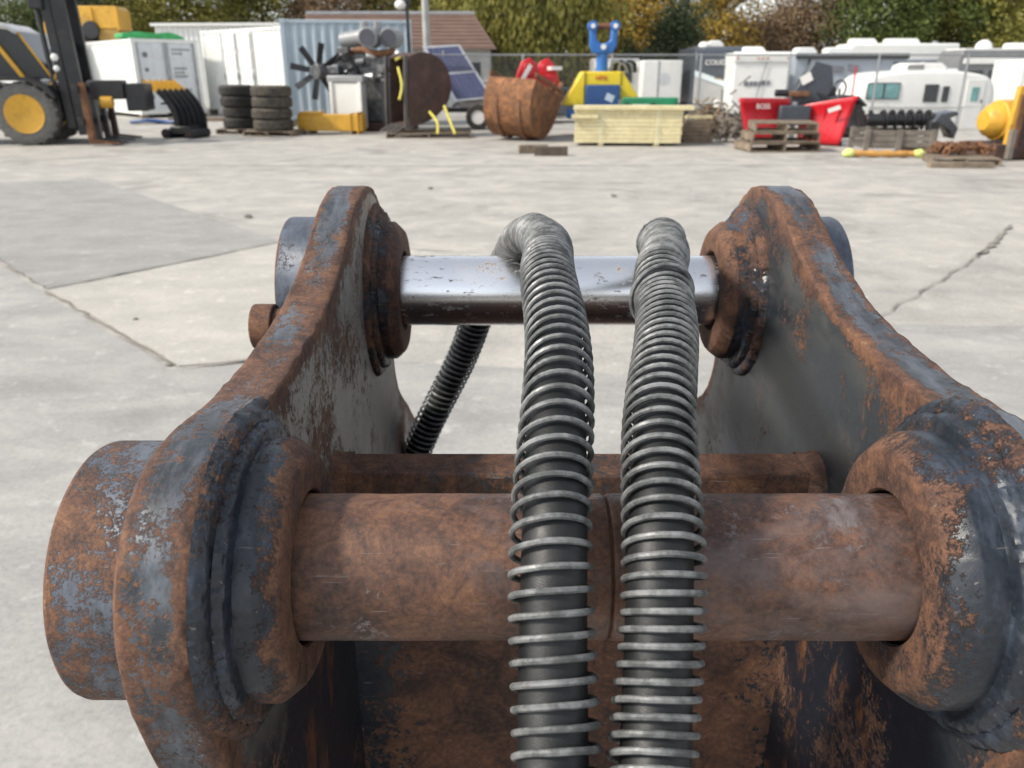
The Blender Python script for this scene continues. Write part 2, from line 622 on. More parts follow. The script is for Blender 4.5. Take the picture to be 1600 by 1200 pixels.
def crack(pts, w):
    path = resample([Vector((*q, 0)) for q in pts], 0.12)[0]
    L_, R_ = [], []
    for i, q in enumerate(path):
        t_ = (path[min(i + 1, len(path) - 1)] - path[max(i - 1, 0)]).normalized()
        n_ = Vector((-t_.y, t_.x, 0))
        j = n_ * random.uniform(-0.02, 0.02)
        ww = w * random.uniform(0.3, 1.3) * (0.15 if i in (0, len(path) - 1) else 1)
        L_.append(q + j + n_ * ww)
        R_.append(q + j - n_ * ww)
    n = len(path)
    v = [(q.x, q.y, 0.015) for q in L_] + [(q.x, q.y, 0.015) for q in R_]
    MB().add(v, [(i, i + 1, n + i + 1, n + i) for i in range(n - 1)]).build('crack', DIRT, ground)


DIRT = pm('dirt_filled_joint', (0.215, 0.20, 0.175), 0.95, var=0.35, scale=5)
crack([(-5.6, 8.3), (-4.7, 7.25), (-3.68, 6.14)], 0.009)
crack([(-3.68, 6.14), (-2.3, 8.02), (-0.4, 7.5)], 0.010)
crack([(-3.66, 6.1), (-2.14, 4.56), (-1.92, 4.34)], 0.010)
crack([(-1.92, 4.34), (-1.2, 4.58)], 0.012)
crack([(5.6, 9.0), (5.1, 8.35), (4.62, 7.7), (4.3, 7.35)], 0.032)
crack([(4.55, 7.6), (3.4, 6.3), (2.45, 5.25)], 0.008)
crack([(2.45, 5.25), (1.2, 3.8)], 0.01)
crack([(8.0, 5.6), (5.2, 5.35), (3.6, 5.2)], 0.01)
crack([(-12, 15.4), (-3, 15.0), (6, 15.3), (14, 14.8)], 0.02)
for k, (x, y, r) in enumerate([(-3.1, 9.5, 0.04), (-2.0, 4.4, 0.02), (-2.6, 5.3, 0.02), (1.4, 11.2, 0.035), (-1.2, 12.0, 0.03), (3.3, 9.0, 0.03), (-0.5, 3.6, 0.02), (-4.3, 3.9, 0.03)]):
    b = MB()
    b.ball((0, 0, 0), (r * 1.3, r, r * 0.7), 8, 5)
    for q in b.v:
        q *= 1 + 0.5 * noise.noise(q * 30 + Vector((k, 0, 0)))
    o = b.build('pebble', DIRT)
    o.location = (x, y, r * 0.5)
    tag(o, ['dark pebble on the grey slab', 'stone chip beside the corner of the pale slab', 'pebble on the pale slab', 'pebble on the concrete short of the rusty bucket',
            'small stone on bare concrete below the tyre stacks', 'small stone right of the hoses on the concrete', 'tiny chip just behind the bracket', 'pebble on the concrete at the left edge'][k], 'stone', 'loose stones on the yard')

# ------------------------------------------------------------------ foreground: hydraulic attachment bracket
XC = 0.064
XI, XO = 0.243, 0.288              # half distance to inner and outer face of the side plates
FB = Vector((0.470, 1.282))        # front pin centre (y, z)
RB = Vector((1.042, 1.328))        # rear pin centre

PLATE = steel('plate_steel', 0.37, (0.020, 0.024, 0.031), (0.115, 0.130, 0.155), 0.55, 22, weark=1.1, gloss=0.38, speck=0.7)
REARCOLLAR = steel('rear_collar_steel', 0.20, (0.030, 0.038, 0.055), (0.095, 0.115, 0.155), 0.55, 26, gloss=0.45, weark=0.9, bump=0.6)
PLATEINL_LIT = steel('left_inner_lit_steel', 0.34, (0.105, 0.105, 0.097), (0.25, 0.245, 0.22), 0.62, 12, streak=(0.13, 0.052, 0.027), gloss=0.40, weark=1.5, bump=0.3, low=(1.12, 1.27, (0.012, 0.016, 0.024)))  # beige upper part is reflected light put into the colour; paint is navy
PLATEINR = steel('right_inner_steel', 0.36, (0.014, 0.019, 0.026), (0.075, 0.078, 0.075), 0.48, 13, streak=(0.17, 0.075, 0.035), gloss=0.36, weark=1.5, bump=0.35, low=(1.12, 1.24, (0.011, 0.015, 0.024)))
BOSS = steel('boss_steel', 0.36, (0.010, 0.014, 0.021), (0.055, 0.070, 0.10), 0.42, 24, gloss=0.36, weark=1.15, bump=0.8)
BOSSREAR = steel('rear_boss_steel', 0.48, (0.011, 0.014, 0.021), (0.075, 0.095, 0.13), 0.42, 20, gloss=0.34, weark=1.1, bump=0.7)
COLLAR = steel('collar_steel', 0.45, (0.022, 0.027, 0.037), (0.085, 0.10, 0.13), 0.55, 30, gloss=0.46, weark=1.0, bump=0.7, speck=0.8)
PINRUST = steel('rusty_pin_steel', 0.68, (0.060, 0.042, 0.040), (0.22, 0.195, 0.195), 0.5, 15, weark=0.2, bump=0.22, rrough=0.58, patina=0.75)
WEBRUST = steel('web_steel', 1.0, (0.010, 0.014, 0.022), (0.045, 0.045, 0.048), 0.35, 9, gloss=0.36, bump=0.4, bias=(0, 0.064, 0.10, -1.6), speck=0.8)
BARRUST = steel('bar_steel', 0.70, (0.02, 0.022, 0.026), (0.12, 0.10, 0.09), 0.4, 20, bump=0.4)

t = NT('chrome')
rs = t.ramp(t.noise(26, 8, 0.75, t.mapping((0.8, 1, 1)), dist=0.3), [(0.60, 0.0), (0.65, 0.9)])
pit = t.ramp(t.noise(170, 4, 0.6, t.mapping((0.35, 1, 1))), [(0.61, 0.0), (0.69, 0.8)])
blot = t.ramp(t.math('ADD', t.vor(1.0, vec=t.mapping((34, 30, 30))), t.math('MULTIPLY', t.noise(50, 4), 0.3)), [(0.26, 1.0), (0.30, 0.0)])
rust_ = t.math('MAXIMUM', t.math('MAXIMUM', rs, pit), t.math('MULTIPLY', blot, t.ramp(t.noise(14, 2), [(0.56, 0.0), (0.58, 1.0)])))
t.set('Base Color', t.mix(rust_, (0.90, 0.91, 0.93), (0.13, 0.075, 0.04)))
t.set('Metallic', t.math('SUBTRACT', 1.0, t.math('MULTIPLY', rust_, 0.9)))
t.set('Roughness', t.math('ADD', 0.27, t.math('MULTIPLY', rust_, 0.5)))
t.set('Normal', t.bump(t.noise(12, 3, 0.5, t.mapping((0.3, 1, 1))), 0.12, 0.004))
MATS['chrome'] = t.m

bracket = thing('hydraulic_attachment_bracket', 'rusty dark blue steel attachment bracket with two cross pins filling the foreground', 'bracket')

prof_pts = [(0.62, 0.60), (0.52, 0.80), (0.455, 0.97), (0.412, 1.09), (0.382, 1.185), (0.366, 1.248), (0.363, 1.294), (0.375, 1.332), (0.395, 1.357), (0.422, 1.374),
            (0.456, 1.3815), (0.495, 1.380), (0.545, 1.376), (0.627, 1.3765), (0.73, 1.386), (0.79, 1.400), (0.85, 1.419), (0.905, 1.444), (0.957, 1.4625),
            (1.01, 1.4675), (1.06, 1.459), (1.105, 1.43), (1.138, 1.378), (1.150, 1.31), (1.146, 1.24), (1.152, 1.18), (1.19, 1.125), (1.27, 1.07), (1.40, 0.97), (1.52, 0.86), (1.60, 0.74), (1.60, 0.60)]
prof2, _ = resample(catmull([(y, z, 0) for y, z in prof_pts], 10), 0.0085)
prof2 = [Vector((q.x, q.y)) for q in prof2]
n_p = len(prof2)
nrm = []
for i in range(n_p):
    a, b = prof2[max(i - 1, 0)], prof2[min(i + 1, n_p - 1)]
    d = (b - a).normalized()
    nrm.append(Vector((-d.y, d.x)))           # outward (left of travel direction: profile runs front -> top -> rear)


def side_plate(sg):
    """sg -1 left, +1 right"""
    m = MB()
    th = XO - XI
    # (x offset from inner face, inset, wear)
    rows = [(0.0, 0.030, 0.0), (0.0, 0.012, 0.25), (0.0, 0.0035, 0.8), (0.0008, 0.0015, 1.0), (0.0028, 0.0, 1.0), (0.009, -0.0006, 0.40), (th * 0.35, -0.0004, 0.10),
            (th * 0.65, -0.0003, 0.10), (th - 0.007, -0.0004, 0.3), (th - 0.003, 0.0, 0.8), (th - 0.0006, 0.002, 0.9), (th, 0.005, 0.6), (th, 0.014, 0.1), (th, 0.030, 0.0)]
    nr = len(rows)
    vs_, ws, fs = [], [], []
    for i, q in enumerate(prof2):
        for j, (dx, ins, w) in enumerate(rows):
            wob = 0.0013 * noise.noise(Vector((i * 0.22, j * 0.25, sg * 5))) + 0.0016 * noise.noise(Vector((i * 0.7, j * 0.4, sg * 9)))
            k = 1.0 if 2 <= j <= 11 else 0.0
            if j in (3, 4):
                k = 1.3
            pt = q + nrm[i] * (-ins + wob * k)
            vs_.append((XC + sg * (XI + dx), pt.x, pt.y))
            ws.append(w)
    for i in range(n_p - 1):
        for j in range(nr - 1):
            a = i * nr + j
            fs.append((a, a + 1, a + nr + 1, a + nr))
    fs.append(tuple(i * nr for i in range(n_p)))
    fs.append(tuple(i * nr + nr - 1 for i in range(n_p)))
    fs.append(tuple(range(nr)))
    fs.append(tuple((n_p - 1) * nr + j for j in range(nr)))
    m.add(vs_, fs, ws)
    # triangulate the two big faces through bmesh and give the inner face its own material slot
    me = bpy.data.meshes.new('side_plate')
    me.from_pydata(m.v, [], m.f)
    at_ = me.attributes.new('wear', 'FLOAT', 'POINT')
    at_.data.foreach_set('value', m.w)
    bm = bmesh.new()
    bm.from_mesh(me)
    bmesh.ops.recalc_face_normals(bm, faces=bm.faces)
    for f_ in bm.faces:
        f_.smooth = True
        cx = f_.calc_center_median().x
        if abs(abs(cx - XC) - XI) < 0.0006:
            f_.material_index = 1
    bmesh.ops.triangulate(bm, faces=[f_ for f_ in bm.faces if len(f_.verts) > 20])
    bm.to_mesh(me)
    bm.free()
    me.set_sharp_from_angle(angle=math.radians(40))
    me.materials.append(PLATE)
    me.materials.append(PLATEINL_LIT if sg < 0 else PLATEINR)
    o = bpy.data.objects.new('side_plate', me)
    COL.objects.link(o)
    o.parent = bracket
    return o


def axisM(x, c, sg):               # lathe Z -> pointing towards bracket centre from x
    R = Matrix(((0, 0, -sg), (0, 1, 0), (1, 0, 0))).to_4x4() if sg > 0 else Matrix(((0, 0, 1), (0, 1, 0), (1, 0, 0))).to_4x4()
    return Matrix.Translation((x, c.x, c.y)) @ R


def boss(parent, sg, c, seed, mat, k=1.0, ln=0.036):
    """inner boss built up with two weld passes, z = distance from the plate's inner face"""
    q = ln / 0.036
    pr, we, kind = [], [], []
    beads = [((0.111, -0.001), (0.1010, 0.0075)), ((0.1010, 0.0075), (0.0915, 0.0135))]
    for b_, (a, e) in enumerate(beads):
        for i in range(9):
            u = i / 8
            bul = 0.0022 * math.sin(PI * u)
            pr.append(((a[0] + (e[0] - a[0]) * u + bul * 0.6) * k, (a[1] + (e[1] - a[1]) * u + bul * 0.8) * q))
            we.append(0.12 if b_ == 0 else 0.02)
            kind.append(0)
    for r, z, w in ((0.0890, 0.0142, 0.0), (0.0888, 0.0155, 0.0), (0.0888, 0.0235, 0.05), (0.0884, 0.0248, 0.2), (0.0840, 0.0295, 0.35), (0.0795, 0.0338, 0.45), (0.0775, 0.0352, 0.7), (0.0755, 0.0358, 0.7)):
        pr.append((r * k, z * q))
        we.append(w)
        kind.append(1)
    for r, z, w in ((0.068, 0.0360, 0.7), (0.058, 0.0359, 0.65), (0.0535, 0.0357, 0.7), (0.0520, 0.0345, 0.3), (0.0515, 0.018, 0.3)):
        pr.append((r, z * q))
        we.append(w)
        kind.append(2)

    def jit(j, a):
        b_ = j // 9
        v = Vector((math.cos(a) * 4, math.sin(a) * 4, b_ * 2.3 + seed))
        if kind[j] == 0:
            sag = 0.0024 * noise.noise(v * 0.8) + 0.0020 * noise.noise(v * 2.6)
            rip = 0.0008 * abs(math.sin(a * 62 + 5 * noise.noise(v * 0.7) + b_))
            pit_ = 0.0012 * noise.noise(Vector((math.cos(a) * 30, math.sin(a) * 30, j * 0.8 + seed)))
            d = sag + rip + pit_
        elif kind[j] == 1:
            d = 0.0005 * noise.noise(v) + 0.0004 * noise.noise(v * 4 + Vector((0, 0, j * 0.5)))
        else:
            d = 0.0001
        return (d, d * 0.3)
    m = MB().lathe(pr, 256, axisM(XC + sg * XI, c, sg), we, jit)
    return m.build('boss', mat, parent, smooth=30, wear=True)


def outer_boss(parent, sg, c, r, length, seed, mat=None):
    pr = [(r + 0.009, -0.002), (r + 0.006, 0.004), (r + 0.001, 0.008), (r, 0.010), (r, length - 0.004), (r - 0.001, length - 0.0015), (r - 0.004, length), (r * 0.75, length + 0.0005), (r * 0.72, length - 0.004), (0.0, length - 0.004)]
    we = [0.2, 0.2, 0.1, 0.0, 0.1, 0.8, 0.7, 0.3, 0.2, 0.2]
    M = axisM(XC + sg * XO, c, -sg)

    def jit(j, a):
        v = Vector((math.cos(a) * 2.5, math.sin(a) * 2.5, j * 0.4 + seed))
        return (noise.noise(v) * (0.002 if j < 3 else 0.0005) if j < 8 else 0, 0)
    return MB().lathe(pr, 96, M, we, jit).build('outer_boss', mat or COLLAR, parent, smooth=50, wear=True)


# a bead of dried sealant shows behind the front outer collar
for sg in (-1, 1):
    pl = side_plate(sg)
    boss(pl, sg, FB, 3 + sg, BOSS, 1.0 if sg < 0 else 1.05, 0.041 if sg < 0 else 0.051)
    boss(pl, sg, RB, 8 + sg, BOSSREAR, 1.02, 0.037 if sg < 0 else 0.044)
    outer_boss(pl, sg, FB, 0.0865, 0.052, 20 + sg)
    outer_boss(pl, sg, RB, 0.097, 0.066, 30 + sg, REARCOLLAR)
    if sg < 0:                       # retaining bolt on the outside of the left plate
        yb, zb = 0.912, 1.318
        bl = MB().cyl((XC + sg * (XO - 0.005), yb, zb), (XC + sg * (XO + 0.058), yb, zb), 0.022, n=32)
        bl.cyl((XC + sg * (XO + 0.056), yb, zb), (XC + sg * (XO + 0.082), yb, zb), 0.027, n=32)
        bl.build('retaining_bolt', BARRUST, pl, bevel=0.002)
# torn burr of weld on the left rim
b = MB().ball(P(398, 640, 0.561), (0.007, 0.013, 0.008), 16, 10)
for q in b.v:
    q += Vector((1, 1, 1)) * 0.003 * noise.noise(q * 160)
b.build('weld_burr', PLATE, bracket, smooth=60, wear=True)

# pins
def pin_sleeve(x0, x1, r, c, mat, name, label, seed):
    n = 60
    pr = [(r - 0.004, 0), (r - 0.0012, 0.0004), (r, 0.002)]
    L = x1 - x0
    pr += [(r, L * k / n) for k in range(1, n)] + [(r, L - 0.002), (r - 0.0012, L - 0.0004), (r - 0.004, L)]
    M = Matrix.Translation((x0, c.x, c.y)) @ Matrix(((0, 0, 1), (0, 1, 0), (-1, 0, 0))).to_4x4()
    jit = lambda j, a: (0.0005 * noise.noise(Vector((math.cos(a) * 2, math.sin(a) * 2, j * 0.12 + seed))), 0)
    we = [1, 1, 0.7] + [0] * (n - 1) + [0.7, 1, 1]
    m = MB().lathe(pr, 96, M, we, jit if mat is not MATS['chrome'] else None)
    return m.build(name, mat, bracket, smooth=50, wear=True, label=label)


xl, xr = XC - 0.222, XC + 0.222
pin_sleeve(xl, 0.0635, 0.0495, FB, PINRUST, 'pin_sleeve', 'left half of the rusty front pin with rubbed pale streaks', 1)
pin_sleeve(0.0645, xr, 0.0495, FB, PINRUST, 'pin_sleeve', 'right half of the rusty front pin', 2)
MB().cyl((xl, FB.x, FB.y), (xr, FB.x, FB.y), 0.047, n=48).build('pin_core', BARRUST, bracket, wear=True)
pin_sleeve(xl, xr, 0.0462, RB, MATS['chrome'], 'rear_pin', 'polished chrome rear pin with rust spots', 3)

# cross bar on top of a transverse web plate
m = MB().box((XC, 0.720, 1.203), (XI * 2 - 0.004, 0.050, 0.062))
m.build('cross_bar', BARRUST, bracket, bevel=0.004, wear=True)
for sg in (-1, 1):
    ex = XC + sg * XI
    w_ = MB()
    pts = [(ex + sg * 0.002, 0.720 + 0.037 * math.cos(a), 1.203 + 0.043 * math.sin(a)) for a in [2 * PI * k / 24 for k in range(24)]]
    pts2 = [(ex - sg * 0.016, 0.720 + 0.0255 * max(-1, min(1, 1.5 * math.cos(a))), 1.203 + 0.0318 * max(-1, min(1, 1.5 * math.sin(a)))) for a in [2 * PI * k / 24 for k in range(24)]]
    w_.add(pts + pts2, [(i, (i + 1) % 24, 24 + (i + 1) % 24, 24 + i) for i in range(24)])
    w_.build('bar_weld', BARRUST, bracket, smooth=60, wear=True)
g_ = MB()
nx_, nz_ = 40, 30
vs_ = [(XC - XI + 2 * XI * i / nx_, 0.742 + 0.004 * noise.noise(Vector((i * 0.2, j * 0.2, 3))), 1.185 - 0.485 * j / nz_) for j in range(nz_ + 1) for i in range(nx_ + 1)]
g_.add(vs_, [(j * (nx_ + 1) + i, j * (nx_ + 1) + i + 1, (j + 1) * (nx_ + 1) + i + 1, (j + 1) * (nx_ + 1) + i) for j in range(nz_) for i in range(nx_)])
g_.box((XC, 0.765, 0.94), (XI * 2 - 0.002, 0.03, 0.48))
g_.build('web_plate', WEBRUST, bracket, wear=True)
MB().box((XC - 0.03, 0.733, 1.085), (0.25, 0.016, 0.05)).build('wear_pad', BARRUST, bracket, bevel=0.003, wear=True)
MB().box((XC, 1.05, 0.66), (XI * 2 - 0.004, 0.95, 0.08)).build('base_plate', WEBRUST, bracket, wear=True)
MB().box((XC, 1.06, 0.31), (0.44, 0.80, 0.62)).build('housing', PLATE, bracket, bevel=0.02, wear=True)

# ------------------------------------------------------------------ hydraulic hoses with spring guards
t = NT('hose_rubber')
fine_ = t.noise(420, 4, 0.6)
t.set('Base Color', t.mix(t.ramp(t.noise(18, 7, 0.7), [(0.45, 0.0), (0.75, 0.5)]), (0.008, 0.009, 0.010), (0.030, 0.030, 0.030)))
t.set('Roughness', t.ramp(t.noise(60, 4), [(0.3, 0.42), (0.7, 0.62)]))
wv = t.n('ShaderNodeTexWave')
wv.inputs['Scale'].default_value = 240
wv.bands_direction = 'Z'
t.l(t.pos, wv.inputs['Vector'])
t.set('Normal', t.bump(t.math('ADD', t.math('MULTIPLY', wv.outputs['Fac'], 0.12), fine_), 0.3, 0.0005))
HOSE = t.m
t = NT('spring_wire')
d_ = t.ramp(t.noise(55, 6, 0.7), [(0.42, 0.0), (0.62, 1.0)])
t.set('Base Color', t.mix(d_, (0.085, 0.09, 0.09), (0.25, 0.255, 0.255)))
t.set('Metallic', 0.2)
t.set('Roughness', t.ramp(d_, [(0, 0.62), (1, 0.42)]))
t.set('Normal', t.bump(t.noise(300, 4), 0.25, 0.0006))
WIRE = t.m


def hose(name_label, pts, pitch, rad, kinks=(), seed=0):
    h = thing('hydraulic_hose', name_label, 'hose', P(*pts[0]), group='spring guarded hydraulic hoses')
    org = P(*pts[0])
    path = catmull([P(*q) - org for q in pts], 24)
    path, L = resample(path, 0.0025)
    sm_ = path
    for _ in range(90):
        sm_ = [sm_[0]] + [(sm_[i - 1] + sm_[i] * 2 + sm_[i + 1]) / 4 for i in range(1, len(sm_) - 1)] + [sm_[-1]]
    path = sm_
    MB().tube(path, 0.0192, 32).build('hose_tube', HOSE, h)
    # frames
    n = len(path)
    fr = []
    t0 = (path[1] - path[0]).normalized()
    nn = (Vector((0, -1, 0)) - t0 * Vector((0, -1, 0)).dot(t0)).normalized()
    for i in range(n):
        t_ = (path[min(i + 1, n - 1)] - path[max(i - 1, 0)]).normalized()
        nn = (nn - t_ * nn.dot(t_)).normalized()
        fr.append((t_, nn.copy(), t_.cross(nn)))
    hel, s_, a = [], 0.0, 0.4
    da = 2 * PI / 26
    while s_ < L - 0.003:
        f_ = s_ / L * (n - 1)
        i = int(f_)
        k = f_ - i
        j = min(i + 1, n - 1)
        c = path[i].lerp(path[j], k)
        t_, n_, b_ = fr[i]
        r, ds, sh = rad, 0.0, Vector((0.0022 * math.sin(a * 0.043 + seed), 0, 0))
        for (ks, kw, kr, tilt, ang) in kinks:
            g0 = math.exp(-((s_ - ks) / kw) ** 2)
            r += kr * g0
            ds += tilt * g0 * math.cos(a - ang)
        hel.append(c + sh + t_ * ds + (n_ * math.cos(a) + b_ * math.sin(a)) * r)
        s_ += pitch(s_) * da / (2 * PI)
        a += da
    MB().tube(hel, 0.0020, 8).build('spring_guard', WIRE, h)
    return h, L


def table(tb):
    def fn(s_):
        for (a, u), (b, w) in zip(tb, tb[1:]):
            if s_ <= b:
                return u + (w - u) * max(0, s_ - a) / (b - a)
        return tb[-1][1]
    return fn


pitch_l = table([(0, 0.0116), (0.18, 0.0122), (0.27, 0.0138), (0.42, 0.0128), (0.50, 0.0105), (0.60, 0.0075), (0.80, 0.0065), (0.95, 0.0095), (1.4, 0.0105)])
pitch_r = table([(0, 0.0092), (0.15, 0.0094), (0.23, 0.0110), (0.30, 0.0112), (0.36, 0.0096), (0.40, 0.0092), (0.43, 0.0075), (0.455, 0.0150), (0.49, 0.0130), (0.51, 0.0072), (0.62, 0.0064), (0.80, 0.0060), (1.4, 0.0080)])
hl, Ll = hose('left black hydraulic hose in a grey spring guard, curving left behind the chrome pin',
     [(862, 1330, 0.405), (863, 1240, 0.420), (864, 1150, 0.432), (864, 1000, 0.448), (866, 860, 0.462), (868, 750, 0.488), (869, 650, 0.522), (868, 560, 0.574), (866, 500, 0.622),
      (862, 450, 0.675), (857, 410, 0.745), (848, 376, 0.85), (826, 366, 0.98), (800, 392, 1.10), (766, 452, 1.19), (733, 530, 1.25), (700, 600, 1.29), (664, 680, 1.33), (620, 770, 1.36)],
     pitch_l, 0.0228, seed=1)
hr, Lr = hose('right black hydraulic hose in a grey spring guard with one tangled coil',
     [(1022, 1330, 0.405), (1023, 1240, 0.420), (1025, 1150, 0.434), (1029, 1000, 0.450), (1032, 860, 0.464), (1034, 750, 0.492), (1036, 650, 0.532), (1037, 560, 0.592), (1037, 500, 0.642),
      (1037, 450, 0.70), (1036, 405, 0.785), (1036, 375, 0.90), (1036, 385, 1.03), (1036, 430, 1.15), (1036, 520, 1.23), (1034, 600, 1.26), (1030, 700, 1.28), (1020, 800, 1.30)],
     pitch_r, 0.0228, kinks=((0.437, 0.006, 0.0040, 0.011, 0.8), (0.645, 0.005, 0.0028, 0.0, 0)), seed=4)
print('hose lengths', Ll, Lr)

# ------------------------------------------------------------------ shipping containers
def corr_sheet(length, h, pitch=0.28, depth=0.036):
    """corrugated sheet: along +x, outer skin towards -y"""
    pts = []
    x = 0.0
    while x < length - 1e-6:
        for dx, y in ((0, 0.0), (pitch * 0.27, 0.0), (pitch * 0.5, depth), (pitch * 0.77, depth)):
            if x + dx < length:
                pts.append((x + dx, y))
        x += pitch
    pts.append((length, 0.0))
    n = len(pts)
    m = MB()
    m.add([(a, b, 0) for a, b in pts] + [(a, b, h) for a, b in pts], [(i, i + 1, n + i + 1, n + i) for i in range(n - 1)])
    return m


def container(label, corner, rz, L, W, H, wall, doormat, door_end=True, z0=0.12, side_doors=False, signs=False):
    """local frame: x along the length (front side at y = 0 faces -y), door end at x = 0"""
    c = thing('shipping_container', label, 'container', (corner[0], corner[1], gz(corner[0], corner[1]) + z0), rz, 'shipping containers along the back of the yard')
    fr = MB()
    p_ = 0.14
    for x in (0, L - p_):
        for y in (0, W - p_):
            fr.box((x + p_ / 2, y + p_ / 2, H / 2), (p_, p_, H))
    for y in (0.06, W - 0.06):
        for z in (0.08, H - 0.06):
            fr.box((L / 2, y, z), (L - 2 * p_, 0.10, 0.15 if z < 1 else 0.10))
    for x in (0.06, L - 0.06):
        for z in (0.08, H - 0.06):
            fr.box((x, W / 2, z), (0.10, W - 2 * p_, 0.15 if z < 1 else 0.12))
    fr.build('frame', wall, c, bevel=0.012)
    for x in (0.085, L - 0.085):
        for y in (0.085, W - 0.085):
            for z in (0.06, H - 0.055):
                MB().box((x, y, z), (0.19, 0.19, 0.13)).build('corner_casting', wall, c, bevel=0.01)
    hh = H - 0.27
    me = corr_sheet(L - 2 * p_, hh).mesh('side_wall', wall, smooth=0)
    inst(me, 'side_wall', c, (p_, 0.03, 0.155))
    inst(me, 'side_wall', c, (L - p_, W - 0.03, 0.155), (0, 0, PI))
    me = corr_sheet(W - 2 * p_, hh).mesh('end_wall', wall, smooth=0)
    inst(me, 'end_wall', c, (L - 0.03, p_, 0.155), (0, 0, PI / 2))
    MB().box((L / 2, W / 2, H - 0.04), (L - 0.2, W - 0.2, 0.05)).build('roof', wall, c)
    MB().box((L / 2, W / 2, 0.12), (L - 0.2, W - 0.2, 0.05)).build('floor', wall, c)
    for x in (0.1, L - 0.1):
        for y in (0.1, W - 0.1):
            MB().box((x, y, -z0 / 2), (0.25, 0.25, z0)).build('block', WOODOLD, c)
    dw = (W - 2 * p_) / 2

    def leaf(parent, y0, x0, rot):
        d = MB()
        d.box((dw / 2, 0.03, hh / 2), (dw - 0.02, 0.03, hh))
        o = d.build('door', doormat, parent)
        o.location = (x0, y0, 0.155)
        o.rotation_euler = (0, 0, rot)
        nb = 4
        for k in range(nb):                                       # raised pressed panels
            ph = hh / nb
            for i in range(2):
                MB().box((dw * (0.27 + 0.46 * i), 0.008, ph * (k + 0.5)), (dw * 0.38, 0.02, ph * 0.78)).build('panel', doormat, o, bevel=0.012)
        for i in (0.06, 0.94):
            MB().cyl((dw * i, -0.03, 0.02), (dw * i, -0.03, hh - 0.02), 0.018, n=8).build('lock_rod', GALV, o)
            MB().box((dw * i, -0.035, hh * 0.42), (0.06, 0.04, 0.20)).build('handle', GALV, o)
        return o
    if door_end:
        d1 = leaf(c, W - p_, 0.035, -PI / 2)
        d2 = leaf(c, p_ + dw, 0.035, -PI / 2)
        if signs:
            sg_ = pm('placard_dark', (0.16, 0.17, 0.18), 0.6)
            for z, r in ((hh * 0.82, 0.11), (hh * 0.60, 0.08), (hh * 0.20, 0.15)):
                MB().cyl((dw * 0.28, -0.004, z), (dw * 0.28, -0.012, z), r, n=6).build('placard', sg_, d1)
            for z, n_ in ((0.90, 7), (0.84, 4), (0.62, 5), (0.56, 4), (0.50, 5), (0.30, 6)):
                for k in range(n_):
                    MB().box((dw * 0.24 + k * 0.10, -0.006, hh * z), (0.06, 0.006, 0.075)).build('marking', sg_, d2)
    if side_doors:
        for x0 in (1.6, 1.6 + dw, ):
            leaf(c, -0.035, x0, 0.0)
    return c


RZB = math.atan2(0.74, -0.67)                       # containers run away to the back left
# local x = length dir (-.67,.74); local y must point to the body
contB = container('white shipping container with placarded double doors below the yellow housing', (-11.95, 33.0), RZB, 12.19, 2.44, 2.62, WHITE, DOORWHITE_SHADED, signs=True)
contA = container('white container behind the forklift mast, left of the placarded one', (-17.4, 34.8), RZB, 6.06, 2.44, 2.9, WHITE, DOORWHITE_SHADED)
LD = Vector((-0.733, 0.680))
RZG = math.atan2(-LD.y, -LD.x)                      # front side towards the camera
g0 = at(452, 25.2).to_2d()
contG = container('grey blue corrugated container behind the engine', g0, math.radians(8), 3.95, 2.44, 2.9, GREYBLUE, GREYBLUE, door_end=False, z0=0.2)
g1 = Vector((-7.75, 30.0)) + LD * 6.06
contW = container('white container with panelled side doors above the tyre stacks', g1, RZG, 6.06, 2.44, 2.9, WHITE, WHITE, door_end=False, z0=0.2, side_doors=True)

# long white shed behind
sh = thing('storage_shed', 'long low white corrugated shed behind the containers', 'shed', (-19.2, 47, 0), math.radians(-4))
inst(corr_sheet(8.0, 3.9).mesh('wall', WHITE, smooth=0), 'wall', sh)
MB().box((4.0, 2.5, 3.98), (8.3, 5.4, 0.14)).build('roof', WHITE, sh)
MB().box((4.0, 5.0, 1.95), (8.0, 0.1, 3.9)).build('back_wall', WHITE, sh)
for x in (0.05, 7.95):
    MB().box((x, 2.5, 1.95), (0.1, 4.8, 3.9)).build('end_wall', WHITE, sh)

# house with brown shingle roof
ho = thing('house', 'house with a brown hip roof behind the solar panels', 'house', (-5.6, 42.0, 0), 0)
MB().box((0, 3.6, 1.35), (9.0, 6.4, 2.7)).build('wall', pm('pale_house_wall', (0.42, 0.41, 0.38), 0.8), ho)
rf = MB().add([(-5, 0, 2.66), (4.85, 0, 2.66), (4.85, 7.2, 2.66), (-5, 7.2, 2.66), (-5, 3.6, 4.45), (3.6, 3.6, 4.45)], [(0, 1, 5, 4), (1, 2, 5), (2, 3, 4, 5), (3, 0, 4), (0, 3, 2, 1)]).build('roof', TILEBROWN, ho, smooth=0)
MB().box((-0.7, 3.6, 4.47), (8.7, 0.35, 0.14)).build('ridge', pm('grey_ridge', (0.36, 0.37, 0.39), 0.7), rf)
for k in range(9):
    MB().box((-0.07 - 0.07 * k, 0.12 + 0.38 * k, 2.74 + 0.189 * k), (9.6 - 0.14 * k, 0.05, 0.03)).build('shingle_course', TILEBROWN, rf)
for x in (2.2, 3.6):
    MB().box((x, 0.38, 1.5), (0.9, 0.06, 1.1)).build('window', GLASSDK, ho)

# ------------------------------------------------------------------ yellow housing and tarp on the container roof
B0 = Vector((-11.95, 33.0))
LV, EV = Vector((-0.67, 0.74)), Vector((-0.74, -0.67))


def onB(t_, e_, z=2.77):
    q = B0 + LV * t_ + EV * e_
    return (q.x, q.y, z)


